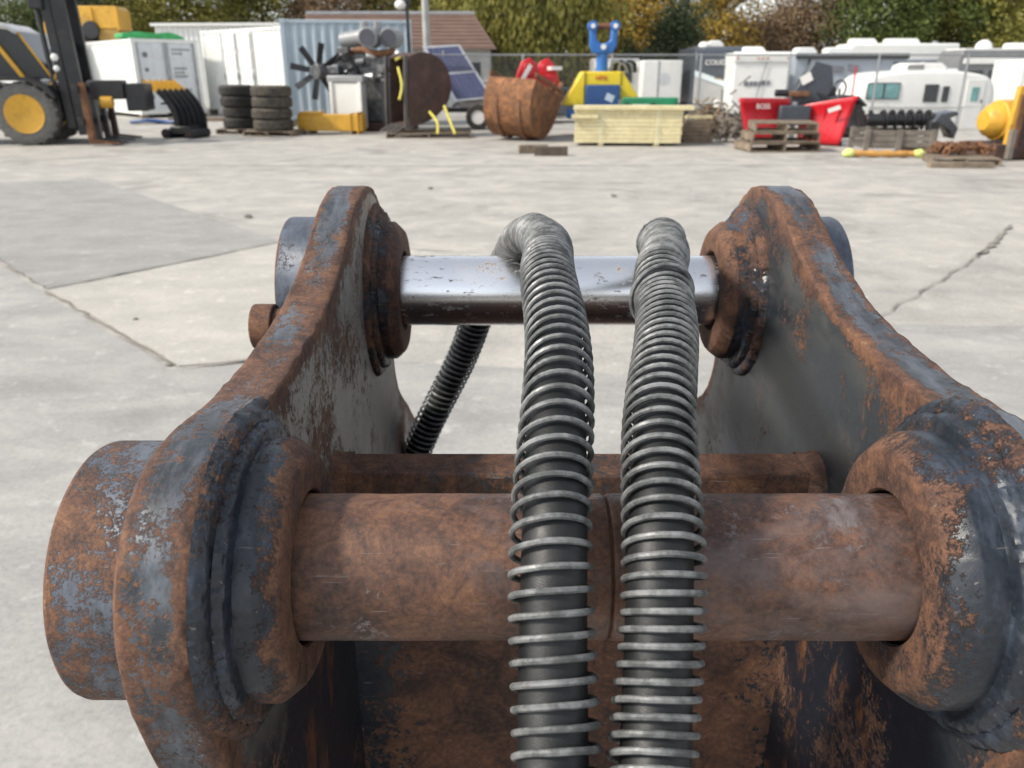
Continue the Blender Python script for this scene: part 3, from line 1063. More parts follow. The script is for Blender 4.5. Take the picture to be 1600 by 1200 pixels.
yh = thing('machine_housing', 'yellow steel machine housing with a dark disc on the container roof', 'machine part', onB(8.6, 1.1), 0)
MB().box((-1.75, 0, 0.45), (0.45, 0.9, 0.9), taper=0.8).build('end_post', YELLOW, yh, bevel=0.03)
MB().prism([(-1.1, 0.55), (1.5, 0.55), (1.5, 1.35), (1.35, 1.5), (-1.3, 1.5), (-1.3, 1.1)], -0.6, 0.6).build('hood', YELLOW, yh, bevel=0.03)
for x in (-0.55, 0.35, 1.44):
    MB().box((x, -0.63, 1.0), (0.08, 0.06, 0.9)).build('rib', YELLOW, yh, bevel=0.01)
MB().cyl((0.25, -0.75, 0.55), (0.25, -0.62, 0.55), 0.36, n=28).build('disc', BLACK, yh, bevel=0.02)
MB().box((0.95, -0.1, 0.32), (0.9, 1.0, 0.62)).build('side_panel', pm('brown_yellow', (0.33, 0.2, 0.05), 0.7), yh, bevel=0.02)
MB().box((0, 0, 0.06), (3.0, 1.1, 0.12)).build('skid', RUSTDK, yh)
random.seed(11)
mm = MB()
for k in range(26):
    a_ = Vector((random.uniform(-1.0, 0.4), random.uniform(-0.5, 0.4), random.uniform(0.12, 0.5)))
    mm.tube([a_, a_ + Vector((random.uniform(-.4, .4), random.uniform(-.2, .2), random.uniform(-.1, .25))), a_ + Vector((random.uniform(-.6, .6), 0, random.uniform(-.02, .2)))], 0.03, 6)
mm.build('hose_tangle', BLACK, yh)
tp = MB()
pts = [(-1.2, 0.0), (-1.2, 0.17), (-0.7, 0.24), (0.0, 0.2), (0.6, 0.25), (1.0, 0.12), (1.15, 0.0)]
tp.prism(pts, -0.45, 0.45)
o = tp.build('folded_tarp', pm('green_tarp', (0.04, 0.34, 0.10), 0.6, var=0.3, scale=4), bevel=0.05)
o.location = onB(1.3, 1.22)
o.rotation_euler = (0, 0, math.radians(42))
tag(o, 'folded bright green tarp on the container roof above the doors', 'tarp')

# ------------------------------------------------------------------ rough terrain forklift
fl = thing('forklift', 'yellow and black rough terrain forklift at the left edge', 'forklift', (-11.25, 19.4, 0), math.radians(11))


def wheel(parent, c, R, w, tyre, rim, lugs=20):
    M = Matrix.Translation(c) @ Matrix.Rotation(PI / 2, 4, 'X')
    pr = [(R * 0.60, -w / 2), (R * 0.66, -w / 2 - 0.01), (R * 0.86, -w / 2 - 0.012), (R * 0.95, -w * 0.45), (R * 0.975, -w * 0.36), (R * 0.975, w * 0.36), (R * 0.95, w * 0.45), (R * 0.86, w / 2), (R * 0.66, w / 2), (R * 0.60, w / 2 - 0.01)]
    ty = MB().lathe(pr, 40, M).build('wheel', tyre, parent, smooth=40)
    m = MB()
    for k in range(lugs):
        for sd in (-1, 1):
            a = 2 * PI * (k + 0.25 * sd) / lugs
            q = Matrix.Translation(c) @ Matrix.Rotation(a, 4, 'Y')
            cc = q @ Vector((0, sd * w * 0.24, R * 0.98))
            m.box(cc, (0.07 * R / 0.7, w * 0.44, R * 0.06), q.to_3x3() @ Euler((0, 0, sd * 0.45)).to_matrix())
    m.build('tread', tyre, ty, smooth=0)
    rp = [(0.0, -w * 0.25), (R * 0.22, -w * 0.27), (R * 0.24, -w * 0.14), (R * 0.40, -w * 0.10), (R * 0.44, -w * 0.40), (R * 0.60, -w * 0.52), (R * 0.62, -w * 0.48), (R * 0.60, -w * 0.3), (R * 0.58, w * 0.5), (0, w * 0.4)]
    Mi = Matrix.Translation(c) @ Matrix.Rotation(-PI / 2, 4, 'X')
    MB().lathe(rp, 36, Matrix.Translation(c) @ Matrix.Rotation(-PI / 2, 4, 'X') @ Matrix.Scale(1, 4)).build('rim', rim, ty, smooth=40)
    rpf = [(r, -z) for r, z in rp]
    MB().lathe([(r, z) for r, z in rpf], 36, Matrix.Translation(c) @ Matrix.Rotation(-PI / 2, 4, 'X')).build('rim', rim, ty, smooth=40)
    for k in range(10):
        a = 2 * PI * k / 10
        MB().cyl(Vector(c) + Vector((R * 0.32 * math.cos(a), -w * 0.10, R * 0.32 * math.sin(a))), Vector(c) + Vector((R * 0.32 * math.cos(a), -w * 0.18, R * 0.32 * math.sin(a))), 0.022, n=6).build('wheel_nut', rim, ty)
    return ty


for y in (0.25, 2.0):
    wheel(fl, (0.02, y, 0.70), 0.70, 0.45, TYREGREY, YELLOW)
    wheel(fl, (-2.7, y, 0.62), 0.62, 0.40, TYREGREY, YELLOW)
MB().prism([(-3.6, 0.5), (-3.6, 1.35), (-1.2, 1.45), (0.75, 1.05), (0.95, 0.5)], 0.55, 1.7).build('chassis', BLACK, fl, bevel=0.04)
MB().prism([(-3.7, 0.9), (-3.7, 1.75), (-1.5, 1.85), (-1.5, 0.95)], 0.35, 1.9).build('engine_hood', YELLOW, fl, bevel=0.06)
MB().prism([(-0.85, 1.36), (-0.72, 1.50), (0.25, 1.50), (0.62, 1.32), (0.78, 1.05), (0.68, 1.05), (0.50, 1.25), (0.2, 1.42), (-0.7, 1.42)], -0.02, 0.55).build('fender', BLACK, fl, bevel=0.01)
MB().prism([(0.15, 1.33), (0.85, 1.33), (1.0, 1.12), (0.85, 1.05), (0.4, 1.2)], 0.6, 1.6).build('cowl', YELLOW, fl, bevel=0.02)
cabm = YELLOW
A_ = [(-0.25, 2.62), (0.52, 1.40)]


def cabpost(a, b, y, w=0.09):
    MB().bar((a[0], y, a[1]), (b[0], y, b[1]), w, w).build('cab_post', cabm, fl, bevel=0.01)


for y in (0.35, 1.85):
    cabpost((-0.62, 2.62), (0.06, 1.48), y)
    cabpost((-1.5, 2.62), (-1.5, 1.5), y)
    cabpost((-0.95, 1.48), (-1.25, 2.4), y, 0.08)
    cabpost((-1.5, 2.64), (-0.60, 2.64), y)
cabpost((0.10, 2.45), (0.66, 1.45), 0.42, 0.045)
MB().prism([(-0.62, 2.70), (-0.1, 2.62), (0.12, 2.46), (0.08, 2.40), (-0.15, 2.54), (-1.5, 2.62), (-1.5, 2.70)], 0.33, 1.87).build('cab_roof', pm('pale_roof', (0.5, 0.5, 0.5), 0.3), fl, bevel=0.02)
MB().prism([(-0.56, 2.60), (0.06, 2.46), (0.62, 1.45), (0.10, 1.45)], 0.40, 0.43).build('side_window', GLASSDK, fl)
MB().prism([(-1.45, 2.60), (-0.66, 2.60), (0.0, 1.48), (-1.45, 1.48)], 0.37, 0.40).build('door_window', GLASSDK, fl)
MB().prism([(0.06, 2.46), (0.09, 2.48), (0.65, 1.45), (0.62, 1.43)], 0.42, 1.8).build('windscreen', GLASSDK, fl)
MB().box((-0.9, 1.1, 1.75), (0.5, 0.5, 0.6)).build('seat', BLACK, fl, bevel=0.05)
# mast
for y in (0.45, 1.35):
    MB().box((1.08, y, 2.25), (0.30, 0.14, 4.1), (0, math.radians(-2), 0)).build('mast_rail', BLACK, fl, bevel=0.015)
    MB().box((0.82, y, 2.35), (0.20, 0.16, 4.0), (0, math.radians(-2), 0)).build('mast_rail', BLACK, fl, bevel=0.015)
    MB().cyl((0.68, y, 0.6), (0.55, y, 3.9), 0.06, n=12).build('lift_cylinder', BLACK, fl)
    MB().cyl((0.3, y, 0.9), (0.78, y, 1.6), 0.05, n=12).build('tilt_cylinder', YELLOW, fl)
for z in (0.6, 2.2, 3.4, 4.2):
    MB().box((0.92, 0.9, z), (0.22, 1.0, 0.14)).build('mast_crossbar', BLACK, fl, bevel=0.01)
MB().box((0.62, 0.42, 3.1), (0.30, 0.3, 0.35)).build('mast_bracket', BLACK, fl, bevel=0.03)
for z, r in ((1.92, 0.085), (1.68, 0.07)):
    MB().ball((0.80, 0.33, z), (r, 0.03, r), 12, 8).build('reflector', RVWHITE, fl)
for z in (0.55, 1.25):
    MB().box((1.36, 0.6, z), (0.12, 2.3, 0.16)).build('carriage_bar', BLACK, fl, bevel=0.01)
for y, mt_, w in ((-0.45, BROWNR, 0.20), (0.15, BLACK, 0.16), (0.9, BLACK, 0.16), (1.6, RUSTDK, 0.18)):
    MB().prism([(1.42, 0.06), (2.1, 0.03), (2.1, 0.07), (1.56, 0.14), (1.52, 1.38), (1.42, 1.38)], y, y + w).build('fork', mt_, fl, bevel=0.01)
MB().box((1.85, 0.3, 1.22), (0.75, 0.5, 0.42)).build('attachment_box', BLACK, fl, bevel=0.03)
MB().box((2.45, 0.6, 1.05), (0.45, 0.9, 0.62)).build('attachment_box', BLACK, fl, bevel=0.03)
MB().cyl((1.72, 0.0, 0.95), (1.98, 0.0, 0.95), 0.13, n=16).build('motor', YELLOW, fl, bevel=0.01)

# ------------------------------------------------------------------ rake grapple, blue hoses
rk = thing('rake_grapple', 'black curved rake grapple with yellow tine tips standing on the concrete', 'grapple', (-8.62, 22.0, 0), math.radians(-12))
arc = [(-0.62, 1.36), (-0.42, 1.22), (-0.18, 1.02), (0.02, 0.76), (0.12, 0.48), (0.12, 0.18)]
dn = [Vector((*q, 0)) for q in arc]
cur = [(q.x, q.y) for q in catmull(dn, 5)]
for k in range(6):
    tn = MB().shell(cur[8:], 0.14, k * 0.13 - 0.30, k * 0.13 - 0.24).build('tine', BLACK, rk)
    tn.location = (k * 0.075 - 0.18, 0, 0)
    tipm = MB().shell(cur[:9], 0.09, k * 0.13 - 0.30, k * 0.13 - 0.24).build('tip', YELLOW, tn)
for z in (0.35, 0.6, 0.85):
    xx = 0.12 if z < 0.5 else (0.05 if z < 0.7 else -0.12)
    MB().bar((xx - 0.05 - 0.18, -0.30, z), (xx - 0.05 + 0.19, 0.4, z), 0.05).build('cross_brace', BLACK, rk)
MB().box((0.08, 0.05, 0.20), (0.56, 0.72, 0.20)).build('base', BLACK, rk, bevel=0.03)
for x in (-0.28, 0.42):
    MB().cyl((x, -0.42, 0.12), (x, 0.4, 0.12), 0.12, n=18).build('pivot', BLACK, rk, bevel=0.01)
    MB().cyl((x, -0.44, 0.12), (x, -0.42, 0.12), 0.06, n=12).build('pin', RUSTDK, rk)
bh = MB()
for k in range(4):
    bh.tube(catmull([(-0.85, 0.1 * k, 0.06), (-0.3, 0.1 * k - 0.12, 0.11), (0.25, 0.1 * k, 0.06), (0.8, 0.1 * k - 0.1, 0.1), (1.1, 0.1 * k, 0.06)], 6), 0.055, 8)
o = bh.build('hose_bundle', DKBLUE)
o.location = at(245, 26.5)
tag(o, 'dark blue hose bundle lying below the placarded container', 'hose')
MB().box((0, 0, 0.06), (1.9, 0.5, 0.12)).build('timber', WOODOLD)
o = bpy.data.objects['timber']
o.location = at(310, 28.2)
tag(o, 'dark timber on the ground at the right foot of the placarded container', 'timber')

# ------------------------------------------------------------------ pallets
BRD = MB().box((0, 0, 0), (1.0, 0.1, 0.02)).mesh('deck_board', WOODOLD, smooth=0)
STR = MB().box((0, 0, 0), (0.04, 1.0, 0.09)).mesh('stringer', WOODOLD, smooth=0)


def pallet(label, loc, rz, w=1.2, d=1.0, name='pallet', group='wooden pallets', mat=None):
    p_ = thing(name, label, 'pallet', loc, rz, group)
    for x in (-w / 2 + 0.02, 0, w / 2 - 0.02):
        inst(STR, 'stringer', p_, (x, 0, 0.065), (0, 0, 0), (1, d, 1))
    for k in range(7):
        inst(BRD, 'deck_board', p_, (random.uniform(-.01, .01), -d / 2 + 0.05 + k * (d - 0.1) / 6, 0.121), (0, 0, random.uniform(-.01, .01)), (w, 1, 1))
    for k in range(3):
        inst(BRD, 'deck_board', p_, (0, -d / 2 + 0.05 + k * (d - 0.1) / 2, 0.0105), (0, 0, 0), (w, 1, 1))
    return p_


# tyre stacks
TYM = MB()
TR, TW = 0.50, 0.29
pr = [(TR * 0.55, 0.03), (TR * 0.57, 0.01), (TR * 0.80, 0.0), (TR * 0.95, 0.025), (TR * 0.985, 0.06)]
for k in range(4):
    z = 0.06 + k * (TW - 0.12) / 4
    dz = (TW - 0.12) / 4
    pr += [(TR, z + 0.004), (TR, z + dz - 0.010), (TR * 0.975, z + dz - 0.008), (TR * 0.975, z + dz - 0.001)]
pr += [(TR * 0.985, TW - 0.06), (TR * 0.95, TW - 0.025), (TR * 0.80, TW), (TR * 0.57, TW - 0.01), (TR * 0.55, TW - 0.03), (TR * 0.55, 0.03)]
tyre_me = TYM.lathe(pr, 48).mesh('tyre', RUBBER)
tyre_me2 = tyre_me.copy()
tyre_me2.materials.clear()
tyre_me2.materials.append(pm('dusty_rubber', (0.055, 0.052, 0.047), 0.85, var=0.3, dirt=(0.15, 0.125, 0.09), dirt_amt=0.5, scale=4))
names = ['bottom', 'second lowest', 'second highest', 'top']
for si, (px, d, lab) in enumerate(((378, 22.7, 'left'), (430, 21.9, 'right'))):
    base = at(px, d)
    sc_ = (0.95, 1.07)[si]
    pallet('low wooden pallet under the %s tyre stack' % lab, base, 0.1 - 0.2 * si, 1.15 + 0.2 * si, 1.1)
    for k in range(4):
        o = bpy.data.objects.new('tyre', (tyre_me, tyre_me2)[si])
        COL.objects.link(o)
        o.location = base + Vector((random.uniform(-.03, .03), random.uniform(-.02, .02), 0.133 + k * TW * 0.98))
        o.rotation_euler = (random.uniform(-.01, .01), random.uniform(-.015, .015), k * 1.3)
        o.scale = (sc_, sc_, 1)
        tag(o, '%s tyre of the %s tyre stack' % (names[k], lab), 'tyre', 'stacked tyres')

# yellow beam
yb_ = thing('steel_beam', 'yellow painted steel box beam in front of the engine', 'beam', at(520, 22.4), math.radians(-6))
MB().box((0, 0, 0.30), (1.85, 0.4, 0.44)).build('box_section', YELLOW, yb_, bevel=0.02)
MB().box((0.80, 0, 0.30), (0.05, 0.5, 0.56)).build('end_plate', YELLOW, yb_, bevel=0.01)
MB().box((0.60, 0, 0.30), (0.03, 0.46, 0.50)).build('end_plate', YELLOW, yb_, bevel=0.01)
MB().box((-0.55, 0, 0.55), (0.6, 0.45, 0.07)).build('top_flange', YELLOW, yb_, bevel=0.01)
for x in (-0.6, 0.6):
    MB().box((x, 0, 0.04), (0.1, 0.7, 0.08)).build('skid', WOODGREY, yb_)

# ------------------------------------------------------------------ diesel engine with cooling fan
en = thing('diesel_engine', 'large diesel engine with a black cooling fan and twin air cleaners', 'engine', at(575, 23.6), math.radians(-14))
FH = Vector((-1.28, -0.35, 1.62))
for k in range(8):
    a = 2 * PI * k / 8 + 0.2
    q = Matrix.Translation(FH) @ Matrix.Rotation(0.45, 4, 'Z') @ Matrix.Rotation(a, 4, 'Y')
    R_ = q.to_3x3() @ Euler((0, 0, 0.45)).to_matrix()
    MB().box(q @ Vector((0, 0, 0.50)), (0.17, 0.018, 0.55), R_, taper=1.15).build('fan_blade', BLACK, en, bevel=0.004)
MB().cyl(FH + Vector((-0.04, -0.1, 0)), FH + Vector((0.25, 0.55, 0)), 0.22, n=20).build('fan_hub', ENGINE, en, bevel=0.02)
MB().prism([(-0.95, 0.25), (-0.95, 1.9), (-0.7, 2.15), (0.9, 2.1), (1.05, 1.8), (1.05, 0.25)], 0.0, 0.95).build('block', ENGINE, en, bevel=0.04)
MB().box((0.95, -0.05, 0.75), (0.55, 0.9, 1.35)).build('rear_housing', BLACK, en, bevel=0.03)
random.seed(5)
for k in range(16):
    c_ = Vector((random.uniform(-0.9, 0.95), random.uniform(-0.25, 0.1), random.uniform(1.45, 2.2)))
    if k % 3 == 0:
        MB().cyl(c_ - Vector((0.12, 0, 0)), c_ + Vector((0.14, 0, 0.03)), random.uniform(0.07, 0.13), n=14).build('pulley', [CHROMEY, ENGINE, BROWNR][k % 2], en, bevel=0.01)
    elif k % 3 == 1:
        MB().box(c_, (random.uniform(.15, .4), 0.2, random.uniform(.12, .25))).build('cover', [ENGINE, BLACK, BROWNR][k % 3 - 1], en, bevel=0.02)
    else:
        MB().tube(catmull([c_, c_ + Vector((0.25, -0.1, 0.15)), c_ + Vector((0.5, 0, -0.05)), c_ + Vector((0.6, 0.05, -0.3))], 6), 0.045, 8).build('pipe', [CHROMEY, BLACK, GALV][k % 2], en)
MB().tube(catmull([(-0.6, 0.1, 2.05), (-0.1, 0.0, 2.2), (0.4, -0.05, 2.1), (0.95, 0.05, 2.15)], 8), 0.09, 12).build('exhaust_manifold', BROWNR, en)
for x, y in ((0.35, 0.1), (0.82, 0.5)):
    MB().cyl((x - 0.25, y + 0.55, 2.52), (x, y - 0.55, 2.5), 0.27, n=26).build('air_cleaner', pm('filter_grey', (0.27, 0.28, 0.29), 0.45, var=0.15), en, bevel=0.02)
    MB().cyl((x - 0.005, y - 0.56, 2.5), (x + 0.005, y - 0.59, 2.5), 0.22, n=26).build('end_cap', pm('cap_dark', (0.09, 0.09, 0.11), 0.5), en)
MB().cyl((-0.75, 0.3, 2.45), (0.1, 0.2, 2.55), 0.22, n=20).build('intake_duct', pm('filter_grey', (0.27, 0.28, 0.29)), en, bevel=0.02)
for x in (-0.05, 0.35):
    MB().cyl((x, 0.25, 2.65), (x + 0.05, 0.2, 2.95), 0.11, n=16).build('intake_stub', GALV, en)
wt = MB().box((-0.28, -0.55, 0.72), (0.95, 0.35, 1.25)).build('white_panel', WHITE, en, bevel=0.03)
for x in (-0.72, 0.16):
    MB().box((x, -0.75, 0.72), (0.09, 0.06, 1.25)).build('panel_rim', WHITE, wt, bevel=0.01)
MB().box((-0.28, -0.55, 1.42), (1.12, 0.42, 0.20)).build('panel_cap', pm('filter_grey', (0.27, 0.28, 0.29)), en, bevel=0.04)
MB().box((-0.3, -0.76, 0.25), (0.62, 0.05, 0.26)).build('vent', GALV, wt, bevel=0.01)
MB().box((0, 0.35, 0.12), (2.4, 1.4, 0.24)).build('stand', RUSTDK, en, bevel=0.02)


# ------------------------------------------------------------------ excavator buckets
def bucket(name, label, loc, rot, W, S, shellm, edgem, teeth=5, group='excavator buckets', ears=True):
    """side profile in x-z, opening towards -x, width along y"""
    b_ = thing(name, label, 'bucket', loc, 0, group)
    b_.rotation_euler = rot
    pts = [Vector((*q, 0)) * S for q in ((-0.62, 0.02), (-0.30, 0.0), (0.05, 0.06), (0.36, 0.25), (0.50, 0.55), (0.46, 0.88), (0.28, 1.10), (0.02, 1.22), (-0.25, 1.22))]
    cv = [(q.x, q.y) for q in catmull(pts, 5)]
    MB().shell(cv, 0.035 * S, -W / 2, W / 2).build('shell', shellm, b_, smooth=40)
    for y in (-W / 2 - 0.03, W / 2):
        sp = MB().prism(cv + [(-0.40 * S, 0.75 * S), (-0.52 * S, 0.35 * S)], y, y + 0.03).build('side_wall', shellm, b_, smooth=0)
        MB().shell([(-0.66 * S, 0.0), (-0.56 * S, 0.35 * S), (-0.44 * S, 0.75 * S), (-0.28 * S, 1.24 * S)], 0.07 * S, y - 0.012, y + 0.042).build('side_cutter', edgem, sp, smooth=0)
    MB().box((-0.62 * S, 0, 0.02 * S), (0.16 * S, W + 0.08, 0.05 * S)).build('cutting_edge', edgem, b_)
    for k in range(teeth):
        y = -W / 2 + W * (k + 0.5) / teeth
        MB().prism([(-0.62 * S, -0.02), (-0.62 * S, 0.09), (-0.78 * S, 0.05), (-0.92 * S, 0.01), (-0.92 * S, -0.01)], y - 0.055, y + 0.055).build('tooth', edgem, b_, smooth=0)
    for y in (-0.22, 0.18) if ears else ():
        ear = [(0.30 * S, 1.02 * S), (0.36 * S, 1.30 * S), (0.22 * S, 1.46 * S), (0.02 * S, 1.44 * S), (-0.10 * S, 1.38 * S), (-0.28 * S, 1.42 * S), (-0.36 * S, 1.30 * S), (-0.24 * S, 1.15 * S)]
        e_ = MB().prism(ear, y, y + 0.05).build('ear', shellm, b_, smooth=0, bevel=0.01)
        for cx, cz in ((0.18, 1.34), (-0.26, 1.32)):
            MB().cyl((cx * S, y - 0.02, cz * S), (cx * S, y + 0.07, cz * S), 0.085 * S, n=18).build('pin_boss', edgem, e_)
    for y in (-W / 4, W / 4):
        MB().shell([(q[0] * 1.03, q[1] * 1.0 - 0.012) for q in cv[4:34]], -0.03, y - 0.06, y + 0.06).build('wear_strip', edgem, b_, smooth=40)
    return b_


def rest(o, z=0.0):
    """set a thing down so that its lowest point touches height z"""
    bpy.context.view_layer.update()
    low = min((c.matrix_world @ v.co).z for c in o.children_recursive if c.type == 'MESH' for v in c.data.vertices)
    o.location.z += z - low


bk1 = bucket('excavator_bucket', 'dark rusty excavator bucket strapped upright on a pallet', at(668, 21.7), (0, math.radians(-15), math.radians(36)), 1.0, 1.36, RUSTDK, pm('dark_cutter_steel', (0.085, 0.075, 0.07), 0.6, var=0.3), 4, ears=False)
rest(bk1, 0.135)
pallet('long flat pallet under the strapped dark bucket', at(672, 21.5), 0.05, 2.2, 1.5)
for pts_, lab in (([(622, 20.5, 1.72), (628, 20.4, 1.30), (624, 20.4, 0.95)], 'yellow strap hanging down the open side of the dark bucket'),
                  ([(618, 20.5, 1.90), (635, 20.6, 1.98), (650, 20.5, 1.84)], 'yellow strap over the top of the dark bucket'),
                  ([(671, 20.5, 0.66), (683, 20.4, 0.42), (684, 20.4, 0.14)], 'left of two yellow straps at the foot of the dark bucket'),
                  ([(694, 20.6, 0.80), (703, 20.5, 0.45), (711, 20.4, 0.14)], 'right of two yellow straps at the foot of the dark bucket')):
    st = MB()
    st.tube(catmull([at(*q) for q in pts_], 6), 0.034, 6)
    tag(st.build('tie_down_strap', STRAP), lab, 'strap', 'straps on the dark bucket')
bk2 = bucket('excavator_bucket', 'orange rusty digging bucket with red parts in it', at(830, 21.0), (math.radians(-6), math.radians(58), math.radians(-122)), 1.22, 1.36, RUSTOR, BROWNR, 5, ears=False)
rest(bk2)

rp_ = thing('quick_coupler', 'red quick coupler with round lugs sitting in the orange rusty bucket', 'coupler', at(838, 21.3, 0.98), math.radians(12))
for y, x in ((-0.35, -0.25), (0.25, 0.38)):
    MB().prism([(-0.30 + x, 0.0), (-0.36 + x, 0.55), (-0.22 + x, 0.88), (0.0 + x, 0.98), (0.2 + x, 0.80), (0.34 + x, 0.35), (0.30 + x, 0.0)], y, y + 0.14).build('side_plate', RED, rp_, bevel=0.03)
    MB().cyl((x - 0.02, y - 0.06, 0.70), (x - 0.02, y + 0.2, 0.70), 0.19, n=22).build('lug', RED, rp_, bevel=0.02)
MB().box((0.05, 0, 0.3), (0.8, 0.75, 0.5)).build('body', RED, rp_, bevel=0.05)
MB().box((-0.38, -0.48, 0.62), (0.10, 0.03, 0.42), (0, 0.55, 0)).build('decal', RVWHITE, rp_)
MB().box((0.48, -0.02, 0.72), (0.28, 0.48, 0.09)).build('decal', RVWHITE, rp_)

# ------------------------------------------------------------------ solar light tower
so_ = thing('solar_light_tower', 'trailer with two tilted blue solar panels beside the dark bucket', 'solar panel', at(735, 24.2), 0.0)
Rp = Matrix.Rotation(math.radians(-50), 3, 'X') @ Matrix.Identity(3)
pan = MB().prism([(-1.05, 1.0), (0.18, 0.98), (0.95, 2.42 - 1.42), (0.0, 0.0)], 0, 0.02)
corners = [Vector((-1.44, 0.75, 2.30)), Vector((-0.32, 0.80, 2.36)), Vector((0.70, -0.30, 0.88)), Vector((-0.43, -0.35, 0.78))]
nrm_ = (corners[1] - corners[0]).cross(corners[3] - corners[0]).normalized()
if nrm_.y > 0:
    nrm_ = -nrm_


def quadslab(a, b, c, d, th, name, mat, parent, off=0.0):
    n_ = nrm_ * off
    k = nrm_ * th
    vs_ = [q + n_ for q in (a, b, c, d)] + [q + n_ + k for q in (a, b, c, d)]
    return MB().add(vs_, [(0, 1, 2, 3), (4, 7, 6, 5), (0, 4, 5, 1), (1, 5, 6, 2), (2, 6, 7, 3), (3, 7, 4, 0)]).build(name, mat, parent, smooth=0)


def ql(u, v):
    return corners[0].lerp(corners[1], u).lerp(corners[3].lerp(corners[2], u), v)


SOL = pm('solar_cells', (0.055, 0.062, 0.125), 0.25, var=0.12, bump=0)
frp = quadslab(ql(0, 0), ql(1, 0), ql(1, 1), ql(0, 1), 0.04, 'panel_frame', CHROMEY, so_)
for v0, v1 in ((0.04, 0.49), (0.53, 0.97)):
    pp = quadslab(ql(0.08, v0), ql(0.93, v0), ql(0.93, v1), ql(0.08, v1), 0.012, 'solar_panel', SOL, so_, 0.041)
    for k in range(1, 6):
        u = 0.08 + 0.85 * k / 6
        quadslab(ql(u - 0.003, v0), ql(u + 0.003, v0), ql(u + 0.003, v1), ql(u - 0.003, v1), 0.003, 'cell_line', pm('cell_line', (0.12, 0.13, 0.19), 0.3), pp, 0.0535)
MB().box((0, 0.2, 0.55), (1.5, 0.9, 0.12)).build('trailer_frame', BLACK, so_)
MB().box((0.1, 0.25, 0.85), (0.8, 0.6, 0.5)).build('battery_box', RVWHITE, so_, bevel=0.03)
for x in (-1.35, -0.75):
    MB().bar((x, 0.5, 0.5), (x - 0.05, 0.52, 2.2), 0.05).build('strut', CHROMEY, so_)
for y in (-0.35, 0.75):
    MB().lathe([(0.2, -0.1), (0.33, -0.1), (0.36, -0.05), (0.36, 0.05), (0.33, 0.1), (0.2, 0.1)], 24, Matrix.Translation((0.25, y, 0.36)) @ Matrix.Rotation(PI / 2, 4, 'X')).build('wheel', RUBBER, so_)
    MB().cyl((0.25, y - 0.08, 0.36), (0.25, y + 0.08, 0.36), 0.2, n=20).build('rim', RVWHITE, so_)
MB().bar((-0.9, -0.2, 0.5), (-1.9, -0.6, 0.42), 0.08).build('drawbar', BLACK, so_)

# lamp posts
lp = thing('lamp_post', 'thin black lamp post with a bright white lamp at the container corner', 'lamp post', at(646, 22.9), 0)
MB().cyl((0, 0, 0), (-0.06, 0, 5.6), 0.055, 0.045, n=12).build('post', BLACK, lp)
MB().box((0.0, 0, 0.03), (0.3, 0.3, 0.06)).build('base', BLACK, lp)
MB().bar((-0.06, 0, 3.75), (-0.16, -0.05, 3.55), 0.05).build('arm', BLACK, lp)
MB().ball((-0.20, -0.08, 3.30), (0.15, 0.12, 0.13), 16, 10).build('lamp_head', RVWHITE, lp)
MB().box((0.0, -0.02, 3.6), (0.16, 0.14, 0.5)).build('junction_box', BLACK, lp, bevel=0.02)
up = MB().cyl((0, 0, 0), (-0.08, 0, 9), 0.14, 0.11, n=14).build('pole', pm('weathered_pole', (0.40, 0.39, 0.37), 0.85, var=0.2), None)
up.location = at(672, 30)
tag(up, 'grey utility pole behind the black lamp post', 'utility pole')
for (px, d, lab, tl) in ((1322, 62, 'leaning pale utility pole above the motorhomes', 0.06),):
    o = MB().cyl((0, 0, -1), (tl * 9, 0, 9.5), 0.17, 0.13, n=14).build('pole', pm('pale_pole', (0.46, 0.44, 0.41), 0.85, var=0.15))
    o.location = at(px - 18, d)
    tag(o, lab, 'utility pole')

# ------------------------------------------------------------------ vibratory driver: yellow hood, blue yoke
vb = thing('vibratory_pile_driver', 'yellow trapezoid vibratory driver with a blue lifting yoke', 'pile driver', at(934, 21.8), 0)
hood = [(-1.02, 0.78), (-0.50, 1.62), (0.56, 1.62), (1.16, 0.78), (0.50, 0.78), (0.50, 1.28), (-0.42, 1.28), (-0.42, 0.78)]
MB().prism(hood, -0.35, 0.45).build('hood', BRIGHTYEL, vb, bevel=0.03)
for x in (-0.42, 0.52):
    MB().box((x, -0.36, 1.45), (0.02, 0.02, 0.32)).build('hood_seam', BLACK, vb)
MB().box((0.04, -0.30, 0.98), (0.90, 0.5, 0.62)).build('front_panel', DKBLUE, vb, bevel=0.03)
MB().box((0.06, -0.32, 0.58), (1.9, 0.6, 0.24)).build('base_beam', BLUE, vb, bevel=0.03)
MB().box((0.06, -0.05, 0.26), (1.3, 0.8, 0.5)).build('clamp', DKBLUE, vb, bevel=0.03)
MB().cyl((0.05, 0.05, 1.55), (0.05, 0.05, 2.12), 0.15, n=20).build('neck', BLUE, vb, bevel=0.01)
MB().prism([(-0.20, 2.05), (-0.30, 2.25), (-0.32, 2.78), (-0.16, 2.78), (-0.13, 2.38), (0.0, 2.30), (0.10, 2.30), (0.23, 2.38), (0.26, 2.78), (0.42, 2.78), (0.40, 2.25), (0.30, 2.05)], -0.12, 0.22).build('yoke', BLUE, vb, bevel=0.04)
for x in (-0.24, 0.34):
    MB().cyl((x, -0.16, 2.72), (x, 0.26, 2.72), 0.125, n=20).build('yoke_boss', BLUE, vb, bevel=0.01)
    MB().cyl((x, -0.18, 2.72), (x, -0.16, 2.72), 0.06, n=14).build('boss_cap', RVWHITE, vb)
MB().cyl((-0.24, 0.05, 2.72), (0.34, 0.05, 2.72), 0.075, n=18).build('cross_pin', BROWNR, vb)
